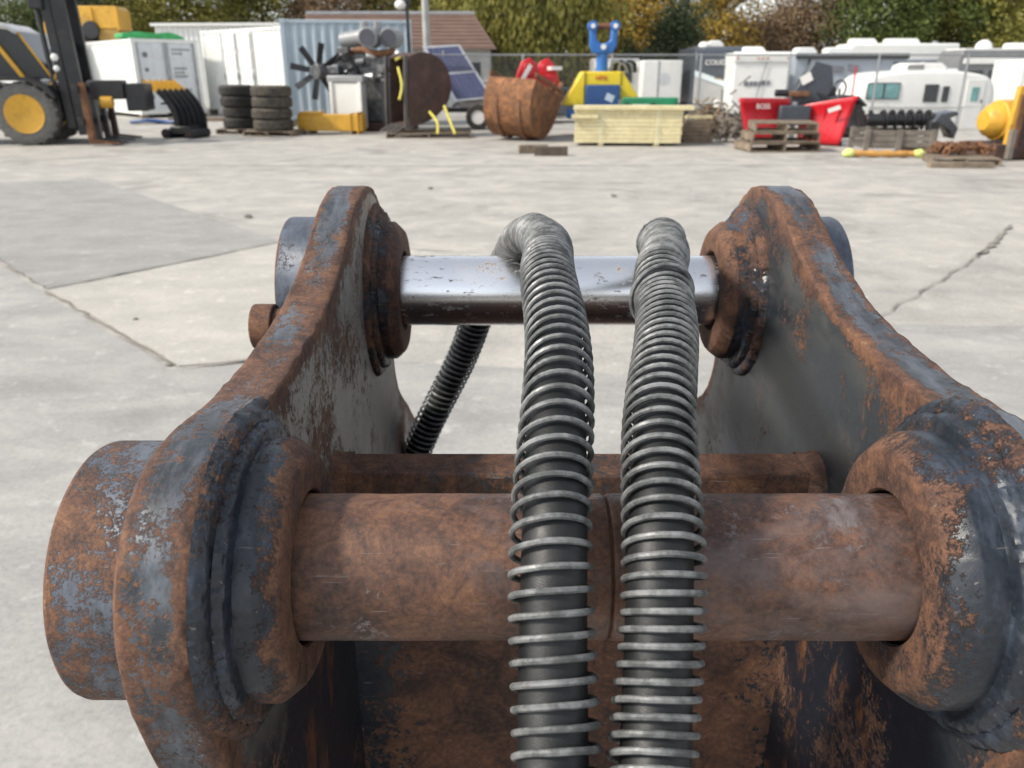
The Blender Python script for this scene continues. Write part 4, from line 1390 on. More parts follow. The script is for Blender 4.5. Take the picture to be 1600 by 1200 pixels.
MB().cyl((0.05, -0.13, 2.22), (0.05, -0.16, 2.22), 0.07, n=14).build('yoke_badge', RVWHITE, vb)
lettering('HPSI', 0.16, pm('red_decal', (0.55, 0.06, 0.03), 0.4), vb, (0.0, -0.362, 1.46), (PI / 2, 0, 0))
MB().box((0.22, -0.556, 0.98), (0.22, 0.006, 0.18), (0, 0.4, 0)).build('decal', pm('pale_decal', (0.45, 0.52, 0.62), 0.5), vb)
MB().box((0.49, -0.55, 0.72), (0.09, 0.06, 0.42)).build('bracket', GALV, vb)
for k in range(4):
    MB().tube(catmull([(0.3 + 0.1 * k, 0.1, 1.62), (0.35 + 0.1 * k, 0.05, 1.85), (0.6 + 0.1 * k, 0.05, 1.82), (0.75 + 0.06 * k, 0.1, 1.6)], 6), 0.05, 8).build('hose', [GALV, BLACK][k % 2], vb)
gb = thing('power_unit', 'low green steel power unit box behind the lumber stack', 'box', at(1010, 20.8), math.radians(-12))
MB().box((0.05, 0, 0.82), (1.38, 0.8, 0.36)).build('case', GREEN, gb, bevel=0.02)
MB().box((0.05, 0, 0.33), (1.3, 0.7, 0.62)).build('stand', RUSTDK, gb)
MB().box((0.46, -0.41, 0.82), (0.42, 0.02, 0.27)).build('hatch', GREEN, gb, bevel=0.006)
for x in (-0.52, 0.14):
    MB().cyl((x, -0.405, 0.84), (x, -0.425, 0.84), 0.05, n=14).build('port', BLACK, gb)
for k in range(5):
    MB().box((-0.34 + 0.085 * k, -0.408, 0.80), (0.06, 0.012, 0.10)).build('marking', RVWHITE, gb)

# ------------------------------------------------------------------ lumber stack, blocks
lu = thing('lumber_stack', 'strapped bundle of fresh yellow lumber boards', 'lumber', at(978, 19.0), math.radians(-4))
BM_ = MB().box((0, 0, 0), (2.44, 0.135, 0.084)).mesh('board', LUMBER, smooth=0)
rngL = random.Random(4)
for r in range(8):
    for c_ in range(6):
        if 0 < c_ < 5 and r not in (0, 7):
            continue
        inst(BM_, 'board', lu, (rngL.uniform(-.02, .02), -0.40 + c_ * 0.145 + rngL.uniform(-.006, .006), 0.12 + r * 0.09), (0, 0, 0))
MB().box((0, -0.05, 0.44), (2.40, 0.58, 0.52)).build('inner_boards', LUMBER, lu)
for c_ in range(5):
    inst(BM_, 'board', lu, (0.12 + rngL.uniform(-.02, .02), -0.46 + c_ * 0.17, 0.84), (0, 0, rngL.uniform(-.01, .01)), (1.12, 1.1, 0.9))
inst(BM_, 'board', lu, (-1.0, -0.52, 0.66), (0, 0, 0), (0.25, 0.6, 1.0))
for x in (-0.62, 0.66):
    MB().box((x, -0.476, 0.42), (0.03, 0.006, 0.76)).build('strap', pm('strap_pale', (0.75, 0.72, 0.5), 0.4), lu)
    MB().box((x + 0.06, -0.476, 0.42), (0.02, 0.006, 0.76)).build('strap', pm('strap_pale', (0.75, 0.72, 0.5), 0.4), lu)
    MB().box((x, 0, 0.035), (0.12, 0.85, 0.07)).build('bearer', LUMBER, lu)
l2 = thing('lumber_stack', 'short dark weathered lumber pile at the right end of the fresh bundle', 'lumber', at(1085, 19.6), math.radians(5))
BM2 = MB().box((0, 0, 0), (0.70, 0.10, 0.08)).mesh('board', WOODOLD, smooth=0)
for r in range(6):
    for c_ in range(4):
        inst(BM2, 'board', l2, (rngL.uniform(-.06, .06), -0.2 + c_ * 0.115, 0.045 + r * 0.088), (0, 0, 0))
inst(BM_, 'board', l2, (0.0, -0.18, 0.60), (0, 0, 0), (0.26, 1.2, 0.8))
for k, (x, y, ln, rz, lab) in enumerate(((833, 242, 0.62, 0.12, 'weathered wood block lying flat behind the dark one'), (861, 246, 0.68, -0.06, 'dark squared wood block nearest in front of the orange bucket'))):
    o = MB().box((0, 0, 0.09), (ln, 0.17, 0.17 + 0.01 * k)).build('wood_block', (WOODOLD, pm('dark_wood', (0.085, 0.065, 0.05), 0.85, var=0.4, scale=6))[k], bevel=0.012)
    o.location = at(x, 17.0 - 0.5 * k)
    o.rotation_euler = (0, 0, rz)
    tag(o, lab, 'wood block', 'wood blocks on the concrete')

# ------------------------------------------------------------------ right hand side of the yard
random.seed(21)
for k in range(3):
    pallet(['bottom pallet of the stack in front of the red plow', 'middle pallet of the stack in front of the red plow', 'top pallet of the stack in front of the red plow'][k],
           at(1212 + 3 * k, 17.6) + Vector((0, 0, 0.134 * k * 1.55)), 0.08 - 0.1 * k, 1.55 - 0.12 * k, 1.0, group='pallets stacked by the plow').scale = (1, 1, 1.5)

pl_ = thing('snow_plow', 'red V shaped snow plow with a black lift frame behind the pallet stack', 'snow plow', at(1238, 19.0), math.radians(-4))


def moldboard(x0, x1, y0, y1, h0, h1, name):
    n_, m_ = 12, 9
    v = []
    for i in range(n_ + 1):
        u = i / n_
        h = h0 + (h1 - h0) * u
        fl_ = 0.28 * u * u
        for j in range(m_ + 1):
            w = j / m_
            cv_ = 0.22 * math.cos(PI * w) * 0.5 + 0.24 * w * w
            v.append((x0 + (x1 - x0) * u + fl_ * (w - 0.25) * (1 if x1 > x0 else -1), y0 + (y1 - y0) * u - cv_, 0.03 + h * w))
    m = MB().add(v, [(i * (m_ + 1) + j, i * (m_ + 1) + j + 1, (i + 1) * (m_ + 1) + j + 1, (i + 1) * (m_ + 1) + j) for i in range(n_) for j in range(m_)])
    o = m.build(name, RED, pl_, smooth=60)
    sd = o.modifiers.new('thick', 'SOLIDIFY')
    sd.thickness = 0.03
    return o


lw = moldboard(-0.14, -1.18, 0.25, -0.10, 1.0, 1.02, 'left_wing')
lw.name = 'wing'
rw = moldboard(0.14, 1.02, 0.25, -0.35, 0.85, 1.08, 'wing')
for a, b in (((-0.25, 0.2), (-1.2, -0.2)), ((0.25, 0.2), (1.0, -0.45))):
    MB().bar((*a, 0.04), (*b, 0.04), 0.04, 0.14).build('cutting_edge', BLACK, pl_)
for k in range(3):
    MB().bar((0.35 + 0.22 * k, 0.12 - 0.17 * k, 0.15), (0.38 + 0.25 * k, 0.0 - 0.17 * k, 0.82), 0.035).build('rib', RED, pl_)
lettering('BOSS', 0.16, RVWHITE, pl_, (-0.82, -0.235, 0.86), (PI / 2 - 0.2, 0, 0.36))
MB().box((0.72, -0.46, 0.82), (0.28, 0.02, 0.09), (0.3, -0.35, -0.6)).build('decal', RVWHITE, pl_)
MB().box((-0.9, -0.26, 0.30), (0.42, 0.02, 0.08), (0, 0, 0.36)).build('decal', RVWHITE, pl_)
MB().cyl((0, 0.2, 0.05), (0, 0.2, 0.95), 0.06, n=14).build('centre_hinge', GALV, pl_)
MB().box((-0.05, 0.12, 0.66), (0.72, 0.5, 0.44)).build('hydraulic_unit', RVDARK, pl_, bevel=0.04)
MB().box((0.05, 0.7, 0.55), (0.7, 0.8, 0.25)).build('push_frame', BLACK, pl_, bevel=0.03)
MB().prism([(-0.1, 0.6), (0.05, 1.2), (0.45, 1.85), (0.85, 1.75), (0.95, 1.3), (0.6, 0.6)], 0.55, 0.95).build('lift_tower', RVDARK, pl_, bevel=0.03)
MB().box((0.28, 0.53, 1.46), (0.26, 0.02, 0.20), (0, -0.5, 0)).build('decal', RVWHITE, pl_)
MB().box((0.13, 0.45, 1.12), (0.48, 0.14, 0.12)).build('light_bar', BROWNR, pl_, bevel=0.02)
MB().cyl((-0.42, 0.5, 1.14), (-0.12, 0.5, 1.14), 0.085, n=14).build('lamp', BLACK, pl_, bevel=0.02)
for x in (-0.5, 0.45):
    MB().cyl((x, 0.75, 0.5), (x * 1.5, 0.25, 0.55), 0.05, n=12).build('angle_ram', CHROMEY, pl_)
for k in range(3):
    MB().tube(catmull([(0.5, 0.6, 1.2), (0.75 + 0.08 * k, 0.5, 0.95), (0.55 + 0.1 * k, 0.4, 0.7), (0.25, 0.5, 0.6)], 6), 0.03, 8).build('hose', BLACK, pl_)

bkx = thing('utility_tractor', 'black wheeled machine standing between the red plow and the white caravan', 'tractor', at(1318, 21.2), math.radians(20))
wheel(bkx, (0.05, -0.05, 0.42), 0.42, 0.34, RUBBER, BLACK, 16)
wheel(bkx, (-0.75, -0.05, 0.42), 0.42, 0.34, RUBBER, BLACK, 16)
MB().prism([(-1.1, 0.5), (-1.1, 0.98), (-0.3, 1.0), (0.1, 0.82), (0.4, 0.8), (0.45, 0.5)], 0.15, 0.9).build('body', RVDARK, bkx, bevel=0.05)
MB().prism([(-0.6, 0.86), (-0.55, 1.02), (-0.2, 1.06), (0.12, 1.02), (0.42, 0.80), (0.36, 0.76), (0.05, 0.94)], -0.25, 0.14).build('fender', BLACK, bkx, bevel=0.02)
MB().tube([(0.05 + 0.2 * math.cos(a), 0.45, 1.2 + 0.2 * math.sin(a)) for a in [2 * PI * k / 20 for k in range(21)]], 0.025, 8).build('steering_wheel', BLACK, bkx)
MB().cyl((0.05, 0.45, 0.9), (0.05, 0.45, 1.2), 0.03, n=8).build('steering_column', BLACK, bkx)
MB().bar((0.35, 0.3, 0.9), (0.35, 0.3, 1.75), 0.03).build('flag_staff', RED, bkx)
MB().box((-0.45, 0.5, 1.12), (0.5, 0.5, 0.28)).build('seat', BLACK, bkx, bevel=0.05)

# crate with black auger parts
cr_ = thing('wooden_crate', 'grey wooden crate base with boards holding black auger parts', 'crate', at(1388, 16.9), math.radians(-5))
CB = MB().box((0, 0, 0), (1.35, 0.035, 0.10)).mesh('board', WOODGREY, smooth=0)
for y in (-0.45, 0.45):
    for k in range(3):
        inst(CB, 'board', cr_, (0, y, 0.22 + 0.115 * k), (0, 0, random.uniform(-.01, .01)))
for x in (-0.64, 0, 0.66):
    for y in (-0.49, 0.49):
        MB().box((x, y, 0.30), (0.10, 0.045, 0.44)).build('post', WOODGREY, cr_)
for k in range(5):
    inst(CB, 'board', cr_, (0, -0.36 + 0.18 * k, 0.16), (PI / 2, 0, 0))
au = thing('auger_assembly', 'black auger and bracket parts lying on the grey crate', 'machine part', at(1415, 16.9, 0.52), math.radians(-5))
MB().cyl((-0.85, 0, 0.14), (0.55, 0.0, 0.16), 0.13, n=16).build('shaft', BLACK, au, bevel=0.02)
fl2 = MB()
hl2 = []
for k in range(90):
    a = k * 0.42
    x = -0.55 + k * 0.0122
    hl2.append(((x, 0.13 * math.cos(a), 0.15 + 0.13 * math.sin(a)), (x, 0.21 * math.cos(a), 0.15 + 0.21 * math.sin(a))))
fl2.add([q for p_ in hl2 for q in p_], [(2 * i, 2 * i + 1, 2 * i + 3, 2 * i + 2) for i in range(89)])
o = fl2.build('flighting', BLACK, au, smooth=60)
o.modifiers.new('thick', 'SOLIDIFY').thickness = 0.015
for x, sg in ((-0.95, -1), (-0.72, -1)):
    MB().prism([(x, 0.0), (x - 0.08, 0.34), (x - 0.02, 0.34), (x + 0.08, 0.15), (x + 0.12, 0.0)], -0.05, 0.05).build('tooth', BLACK, au)
MB().prism([(0.35, 0.05), (0.55, 0.28), (0.85, 0.34), (0.92, 0.26), (0.75, 0.2), (0.95, 0.0), (0.9, -0.22), (0.8, -0.05), (0.6, 0.05)], -0.3, 0.25).build('bracket', RVDARK, au, bevel=0.02)
MB().box((0.42, -0.3, -0.12), (0.2, 0.25, 0.5)).build('hanger', BLACK, au, bevel=0.02)
pallet('dark pallet leaning out behind the grey crate', at(1462, 17.4), 0.45, 1.2, 1.0)
ob = thing('wrapped_beam', 'orange beam with lime wrapped ends on the ground before the crate', 'beam', at(1380, 16.1), math.radians(-5))
nb_ = [(-0.6 + 0.1 * k, random.uniform(-.012, .012), 0.075 + random.uniform(-.008, .008)) for k in range(13)]
MB().tube(nb_, lambda i: 0.062 + 0.01 * math.sin(i * 2.1), 12).build('core', pm('orange_pole', (0.50, 0.26, 0.07), 0.7, var=0.3, scale=8), ob, smooth=60)
for x, sg in ((-0.68, -1), (0.68, 1)):
    b = MB().ball((x, 0, 0.085), (0.13, 0.10, 0.085), 16, 10)
    for q in b.v:
        q += (q - Vector((x, 0, 0.085))).normalized() * 0.02 * noise.noise(q * 12)
    b.build('end_wrap', pm('lime_wrap', (0.62, 0.68, 0.22), 0.6, var=0.2, scale=8), ob, smooth=60)

pallet('grey pallet carrying rusty chain at the lower right', at(1500, 15.1), -0.25, 1.15, 0.9)
ch = MB()
rc_ = random.Random(8)
for k in range(70):
    cc = Vector((rc_.uniform(-0.5, 0.48), rc_.uniform(-0.25, 0.25), 0.05 + rc_.uniform(0, 0.13)))
    R_ = Euler((rc_.uniform(0, 3), rc_.uniform(0, 3), rc_.uniform(0, 3))).to_matrix()
    ch.tube([cc + R_ @ Vector((0.075 * math.cos(a), 0.045 * math.sin(a), 0)) for a in [2 * PI * i / 10 for i in range(11)]], 0.017, 6)
o = ch.build('chain_pile', BROWNR)
o.location = at(1503, 15.3, 0.14)
tag(o, 'heap of rusty chain on the grey pallet', 'chain')
plank = MB().box((0, 0, 0.05), (1.1, 0.16, 0.10)).build('plank', WOODOLD, bevel=0.01)
plank.location = at(1500, 14.4)
plank.rotation_euler = (0, 0, -0.1)
tag(plank, 'loose brown plank on the concrete in front of the chain pallet', 'plank')

ye = thing('hydraulic_drum', 'yellow steel drum machine with a rusty open side at the right edge', 'machine', at(1568, 16.1), math.radians(8))
MB().lathe([(0.0, -0.62), (0.18, -0.62), (0.30, -0.5), (0.34, -0.36), (0.38, -0.34), (0.38, 0.1), (0.38, 0.8), (0.0, 0.8)], 32, Matrix.Translation((0, 0, 0.72)) @ Matrix.Rotation(PI / 2, 4, 'Y')).build('drum', YELLOW, ye, smooth=45)
MB().prism([(-0.42, 0.25), (-0.36, 1.36), (0.9, 1.36), (0.9, 0.25), (0.75, 0.25), (0.75, 1.20), (-0.22, 1.20), (-0.28, 0.25)], -0.5, -0.40).build('frame', YELLOW, ye, bevel=0.02)
MB().box((-0.02, -0.42, 0.72), (0.34, 0.06, 0.92)).build('open_side', RUSTDK, ye, bevel=0.02)
MB().box((-0.24, -0.48, 0.72), (0.12, 0.10, 0.98)).build('rusty_rail', BROWNR, ye, bevel=0.01)
MB().box((0.28, -0.46, 0.70), (0.18, 0.08, 0.95)).build('rail', YELLOW, ye, bevel=0.01)
MB().box((0.2, 0, 0.16), (1.6, 1.0, 0.28)).build('skid', RUSTDK, ye, bevel=0.02)
MB().box((-0.35, -0.55, 0.3), (0.10, 0.10, 0.55)).build('stake', WOODGREY, ye)
for k in range(5):
    MB().tube(catmull([(0.0 + 0.12 * k, -0.6, 0.05), (0.1 + 0.12 * k, -0.62, 0.18), (0.2 + 0.12 * k, -0.6, 0.05)], 6), 0.04, 8).build('hose_loop', BROWNR, ye)

# brush, scrap wood behind the lumber
for k, (px, d, s_, lab) in enumerate(((1105, 21.0, 1.0, 'dry brown brush pile left of the grey scrap heap'), (1143, 19.6, 0.75, 'grey brown scrap heap beside the red plow'))):
    rr = random.Random(30 + k)
    m = MB()
    for q in range(150):
        a_ = Vector((rr.gauss(0, 0.28) * s_, rr.gauss(0, 0.2), abs(rr.gauss(0.0, 0.45)) * s_))
        if k == 0:
            a_.x *= 1.0 - 0.45 * min(1, a_.z)
        d_ = Vector((rr.uniform(-1, 1), rr.uniform(-1, 1), rr.uniform(-0.3, 1))).normalized() * rr.uniform(0.12, 0.35)
        m.bar(a_, a_ + d_ if (a_ + d_).z > 0 else a_ - d_ * 0.2, 0.03)
    o = m.build('brush_pile', (pm('dry_brush', (0.25, 0.17, 0.09), 0.9, var=0.4, scale=6), WOODGREY)[k], smooth=0)
    o.location = at(px, d)
    tag(o, lab, 'brush pile')
    struct(o, 'stuff')
    del o['category']
for k in range(2):
    o = MB().box((0, 0, 0.1), (1.3 - 0.3 * k, 0.4, 0.2)).build('timber', WOODOLD, bevel=0.01)
    o.location = at(1128 - 6 * k, 22.5, 0.21 * k)
    tag(o, ['lower old timber lying between lumber and plow', 'upper old timber lying between lumber and plow'][k], 'timber')


# ------------------------------------------------------------------ chain link fence
FY = 25.5
fe = thing('chain_link_fence', 'galvanised chain link fence in front of the caravans', 'fence', (0, FY, 0))
x0_, x1_, fh = -2.3, 24.0, 2.08
px_ = x0_
while px_ <= x1_ + 0.01:
    z_ = gz(px_, FY)
    MB().cyl((px_, 0, z_ - 0.1), (px_, 0, fh + 0.04), 0.033, n=10).build('post', GALV, fe)
    px_ += 2.63
MB().cyl((x0_, 0, fh), (x1_, 0, fh), 0.022, n=8).build('top_rail', GALV, fe)
mw = MB()
k = 0.085
x = x0_ - fh
while x < x1_:
    for a, b in ((x, x + fh), (x + fh, x)):
        pa, pb = Vector((a, 0.02, 0.02)), Vector((b, 0.02, fh))
        # clip to the fence length
        def cl(p_, q):
            d = q - p_
            for lim in (x0_, x1_):
                pass
            return p_
        t0, t1 = 0.0, 1.0
        dx = pb.x - pa.x
        for lim, sgn in ((x0_, 1), (x1_, -1)):
            va, vb_ = (pa.x - lim) * sgn, (pb.x - lim) * sgn
            if va < 0 and vb_ < 0:
                t0, t1 = 1, 0
            elif va < 0:
                t0 = max(t0, va / (va - vb_))
            elif vb_ < 0:
                t1 = min(t1, va / (va - vb_))
        if t1 - t0 > 0.01:
            mw.cyl(pa.lerp(pb, t0), pa.lerp(pb, t1), 0.0022, n=3, caps=False)
    x += k
o = mw.build('wire_mesh', GALV, fe, smooth=0)
o['kind'] = 'stuff'

# ------------------------------------------------------------------ caravans and motorhomes beyond the fence
def siding(w, h, mat, pitch=0.11, depth=0.018):
    """horizontal ribbed sheet in x-z, facing -y"""
    n = int(h / pitch)
    v, f = [], []
    for i in range(n + 1):
        z = h * i / n
        v += [(-w / 2, 0, z), (w / 2, 0, z), (-w / 2, -depth, min(h, z + 0.03)), (w / 2, -depth, min(h, z + 0.03))]
    for i in range(n):
        f += [(4 * i, 4 * i + 1, 4 * i + 3, 4 * i + 2), (4 * i + 2, 4 * i + 3, 4 * i + 5, 4 * i + 4)]
    return MB().add(v, f)


def rv_wheel(p_, x, y, r=0.36):
    MB().lathe([(r * 0.55, -0.1), (r * 0.9, -0.1), (r, -0.06), (r, 0.06), (r * 0.9, 0.1), (r * 0.55, 0.1)], 24, Matrix.Translation((x, y, r)) @ Matrix.Rotation(PI / 2, 4, 'X')).build('tyre', RUBBER, p_)
    MB().cyl((x, y - 0.07, r), (x, y + 0.07, r), r * 0.58, n=18).build('rim', CHROMEY, p_)


def ac_unit(p_, x, y, z, w=0.9, l=0.75):
    MB().prism([(-w / 2, 0), (-w / 2 + 0.04, 0.24), (-w / 2 + 0.16, 0.30), (w / 2 - 0.2, 0.30), (w / 2, 0.12), (w / 2, 0)], -l / 2, l / 2).build('air_conditioner', RVWHITE, p_, bevel=0.04).location = (x, y, z)


def window(p_, x, y, z, w, h, glass=GLASSDK, rim=BLACK):
    o = MB().box((x, y, z), (w, 0.04, h)).build('window', rim, p_, bevel=0.015)
    MB().box((x, y - 0.022, z), (w - 0.07, 0.012, h - 0.07)).build('pane', glass, o)


# ribbed white travel trailer, rear end to the camera
ta = thing('travel_trailer', 'white travel trailer showing its ribbed rear wall behind the plow', 'caravan', at(1181, 36.5, -0.6), math.radians(-3), 'caravans and motorhomes')
MB().box((0, 3.4, 1.72), (2.42, 6.7, 2.60)).build('body', RVWHITE, ta, bevel=0.05)
inst(siding(2.34, 2.15, RVWHITE).mesh('siding', RVWHITE, smooth=0), 'siding', ta, (0, 0.03, 0.45))
MB().prism([(-0.06, 2.62), (-0.10, 2.95), (0.03, 3.05), (0.3, 3.05), (0.3, 2.62)], -1.24, 1.24, 'x').build('rear_cap', RVWHITE, ta, bevel=0.03)
for x in (-1.1, -0.2, 0.0, 0.2, 1.1):
    MB().box((x, -0.10, 2.78), (0.10, 0.04, 0.05)).build('marker_light', pm('amber_red', (0.4, 0.12, 0.05), 0.4), ta)
for x, w in ((-0.62, 0.2), (-0.4, 0.12), (-0.22, 0.16), (-0.02, 0.12), (0.14, 0.18), (0.36, 0.12)):
    MB().box((x, 0.0, 1.72 + 0.04 * (x > 0.1)), (w, 0.04, 0.20), (0, 0.3, 0)).build('badge', pm('badge_grey', (0.17, 0.17, 0.2), 0.5), ta)
MB().box((-0.75, -0.01, 0.62), (0.12, 0.05, 0.5)).build('tail_light', BLACK, ta)
MB().box((0.9, -0.01, 0.62), (0.12, 0.05, 0.3)).build('tail_light', RED, ta)
MB().box((0, 0.0, 0.36), (2.3, 0.12, 0.12)).build('bumper', BLACK, ta)
ac_unit(ta, 0.1, 2.6, 3.02, 1.1)
MB().bar((-0.3, -0.06, 0.4), (0.25, -0.05, 2.9), 0.03).build('ladder_rail', GALV, ta)
for x in (-1.1, 1.1):
    rv_wheel(ta, x, 4.4)
    bpy.data.objects[ta.children[-1].name].location.z += 0.0

# dark front cap trailer
tb = thing('fifth_wheel_trailer', 'charcoal and silver caravan front with white lettering', 'caravan', at(1120, 38.5, -0.6), math.radians(-4), 'caravans and motorhomes')
capp = [(0.25, 0.75), (0.10, 1.3), (0.0, 2.0), (0.05, 2.7), (0.35, 3.15), (0.8, 3.35), (7.0, 3.35), (7.0, 0.75)]
MB().prism(capp, -1.22, 1.22, 'x').build('body', RVDARK, tb, bevel=0.08, seg=3)
MB().prism([(-1.2, 0.78), (-1.2, 2.05), (-0.6, 1.85), (0.1, 1.62), (0.7, 1.55), (1.2, 1.62), (1.2, 0.78)], -0.06, 0.15).build('lower_panel', pm('silver_gel_coat', (0.44, 0.44, 0.43), 0.35, var=0.08), tb, bevel=0.03)
sw = [(-1.21, 2.02), (-0.6, 1.82), (0.1, 1.60), (0.7, 1.53), (1.21, 1.60), (1.21, 1.80), (0.7, 1.76), (0.1, 1.84), (-0.6, 2.08), (-1.21, 2.28)]
MB().prism(sw, -0.10, 0.08).build('swoosh', pm('ice_white', (0.7, 0.78, 0.8), 0.25, var=0.03), tb, bevel=0.01)
lettering('COUGAR', 0.32, RVWHITE, tb, (-0.1, -0.02, 2.62), (PI / 2 - 0.08, 0, 0), extrude=0.03)
MB().cyl((0.55, -0.04, 2.10), (0.55, 0.1, 2.10), 0.15, n=20).build('emblem', pm('emblem_grey', (0.4, 0.4, 0.43), 0.4), tb)
MB().box((0.55, -0.07, 1.15), (0.9, 0.04, 0.6)).build('hatch', RVDARK, tb, bevel=0.02)
MB().bar((-0.5, 0.1, 0.7), (0.0, -1.2, 0.55), 0.1).build('drawbar', BLACK, tb)
MB().bar((0.5, 0.1, 0.7), (0.0, -1.2, 0.55), 0.1).build('drawbar', BLACK, tb)
MB().cyl((0, -1.1, 0), (0, -1.1, 0.85), 0.05, n=10).build('jack', GALV, tb)
MB().cyl((-0.15, -0.5, 0.62), (-0.15, -0.5, 1.0), 0.15, n=16).build('gas_bottle', RVWHITE, tb)
ac_unit(tb, -0.1, 1.8, 3.33, 0.75)
MB().ball((-0.75, 1.0, 3.35), (0.28, 0.28, 0.22), 14, 8).build('vent_cover', RVWHITE, tb)
for x in (-1.1, 1.1):
    rv_wheel(tb, x, 4.6)

# grey sided caravan behind
tc = thing('travel_trailer', 'grey sided caravan with black roof trim behind the plow', 'caravan', at(1318, 39.0, -0.6), math.radians(2), 'caravans and motorhomes')
MB().box((0, 1.25, 1.75), (5.4, 2.4, 2.55)).build('body', RVGREY, tc, bevel=0.05)
inst(siding(5.3, 2.2, RVGREY).mesh('siding', RVGREY, smooth=0), 'siding', tc, (0, 0.04, 0.6))
MB().box((0, -0.02, 2.92), (5.45, 0.14, 0.24)).build('awning', BLACK, tc, bevel=0.03)
MB().box((-2.05, -0.02, 1.8), (0.10, 0.08, 2.1)).build('corner_trim', BLACK, tc)
for x, w, z in ((-0.8, 0.9, 2.35), (0.1, 0.5, 2.4), (0.55, 0.25, 2.0)):
    MB().box((x, 0.0, z), (w, 0.05, 0.28), (0, 0.1, 0)).build('graphic', pm('badge_grey', (0.17, 0.17, 0.2), 0.5), tc)
window(tc, 1.2, 0.0, 1.55, 0.8, 0.8)
window(tc, 2.2, 0.0, 2.2, 0.35, 0.9)
MB().box((0, -0.01, 0.75), (5.3, 0.06, 0.35)).build('skirt', RVDARK, tc)
ac_unit(tc, -1.9, 1.2, 3.02, 1.0)
ac_unit(tc, -0.3, 1.2, 3.02, 1.25)
for x in (-0.2, 0.7):
    rv_wheel(tc, x, 0.1)

# white motorhome standing higher up behind
td = thing('motorhome', 'long white motorhome roof with two rooftop units behind the grey caravan', 'motorhome', at(1405, 47, -0.6), math.radians(1), 'caravans and motorhomes')
MB().prism([(-3.6, 0.6), (-3.6, 3.4), (-3.2, 3.75), (2.9, 3.75), (2.9, 0.6)], 0, 2.5).build('body', RVWHITE, td, bevel=0.12, seg=3)
MB().box((-0.3, -0.02, 2.55), (4.6, 0.06, 0.7)).build('window_band', RVGREY, td, bevel=0.02)
for x in (-1.6, 0.2, 1.6):
    window(td, x, -0.05, 2.5, 1.1, 0.55)
ac_unit(td, -2.3, 1.2, 3.73, 1.5)
ac_unit(td, 0.0, 1.2, 3.73, 1.9)
MB().cyl((2.0, 1.2, 3.7), (2.0, 1.2, 3.9), 0.15, n=12).build('vent', GALV, td)
for x in (-2.4, 1.4):
    rv_wheel(td, x, 0.15, 0.45)
te = thing('motorhome', 'grey and white motorhome with a domed satellite cover at the far right', 'motorhome', at(1560, 43, -0.6), math.radians(-2), 'caravans and motorhomes')
MB().prism([(-2.6, 0.6), (-2.7, 2.7), (-2.5, 3.3), (3.4, 3.3), (3.4, 0.6)], 0, 2.5).build('body', pm('mid_grey_gel_coat', (0.17, 0.175, 0.18), 0.35, var=0.15), te, bevel=0.1, seg=3)
MB().box((-0.6, -0.04, 2.75), (3.6, 0.10, 0.28)).build('stripe', RVWHITE, te, bevel=0.02)
MB().box((0.4, 1.25, 3.33), (5.5, 2.3, 0.1)).build('roof', RVWHITE, te)
MB().ball((-1.0, 1.0, 3.42), (0.42, 0.42, 0.40), 18, 10).build('satellite_dome', RVWHITE, te)
ac_unit(te, 0.9, 1.2, 3.36, 1.3)
for x in (-1.7, -0.6, 0.6):
    window(te, x, -0.03, 1.95, 0.8, 0.7)
for x in (-1.7, 2.2):
    rv_wheel(te, x, 0.15, 0.42)
tf = thing('cargo_trailer', 'plain white box trailer cut by the right edge', 'trailer', at(1602, 28.0, -0.6), math.radians(-5), 'caravans and motorhomes')
MB().box((1.0, 1.1, 1.5), (3.2, 2.1, 2.2)).build('body', RVWHITE, tf, bevel=0.04)
MB().cyl((-0.38, 0.03, 2.42), (-0.38, 0.07, 2.42), 0.05, n=10).build('marker_light', RED, tf)
MB().box((1.0, 1.1, 0.4), (3.0, 1.9, 0.1)).build('frame', BLACK, tf)
for x in (0.6, 1.4):
    rv_wheel(tf, x, 0.08, 0.34)

# small moulded caravan
tm = thing('caravan', 'small rounded white moulded caravan with teal windows behind the crate', 'caravan', at(1440, 27.2, -0.6), math.radians(3), 'caravans and motorhomes')
prof_ = [(-2.25, 0.55), (-2.42, 1.0), (-2.40, 1.45), (-2.15, 1.95), (-1.75, 2.16), (-0.9, 2.24), (0.6, 2.26), (1.6, 2.16), (2.05, 2.0), (2.28, 1.6), (2.32, 1.0), (2.2, 0.45), (0.9, 0.36), (-1.2, 0.36)]
sm2 = [(q.x, q.y) for q in catmull([Vector((*q, 0)) for q in prof_ + [prof_[0]]], 5)][:-1]
m = MB()
ny = len(sm2)
cx_, cz_ = 0.0, 1.25
rows_ = []
for y, s_ in ((0.16, 0.93), (0.05, 0.97), (0.0, 1.0)):
    pass
vs_ = []
lay = [(0.0, 0.90), (0.03, 0.95), (0.10, 0.985), (0.22, 1.0), (1.85, 1.0), (1.97, 0.985), (2.04, 0.95), (2.07, 0.90)]
for y, s_ in lay:
    vs_ += [(cx_ + (a - cx_) * s_, y, cz_ + (b - cz_) * s_) for a, b in sm2]
fs_ = [(j * ny + i, j * ny + (i + 1) % ny, (j + 1) * ny + (i + 1) % ny, (j + 1) * ny + i) for j in range(len(lay) - 1) for i in range(ny)]
fs_ += [tuple(range(ny)), tuple((len(lay) - 1) * ny + i for i in range(ny))]
m.add(vs_, fs_).build('body', RVWHITE, tm, smooth=50)
MB().box((0, -0.015, 1.12), (4.1, 0.03, 0.035)).build('belt_line', pm('belt_grey', (0.55, 0.55, 0.53), 0.4), tm)
window(tm, -1.62, -0.01, 1.62, 1.12, 0.52, GLASSTEAL)
MB().box((-1.62, -0.045, 1.62), (0.05, 0.02, 0.5)).build('window_bar', BLACK, tm)
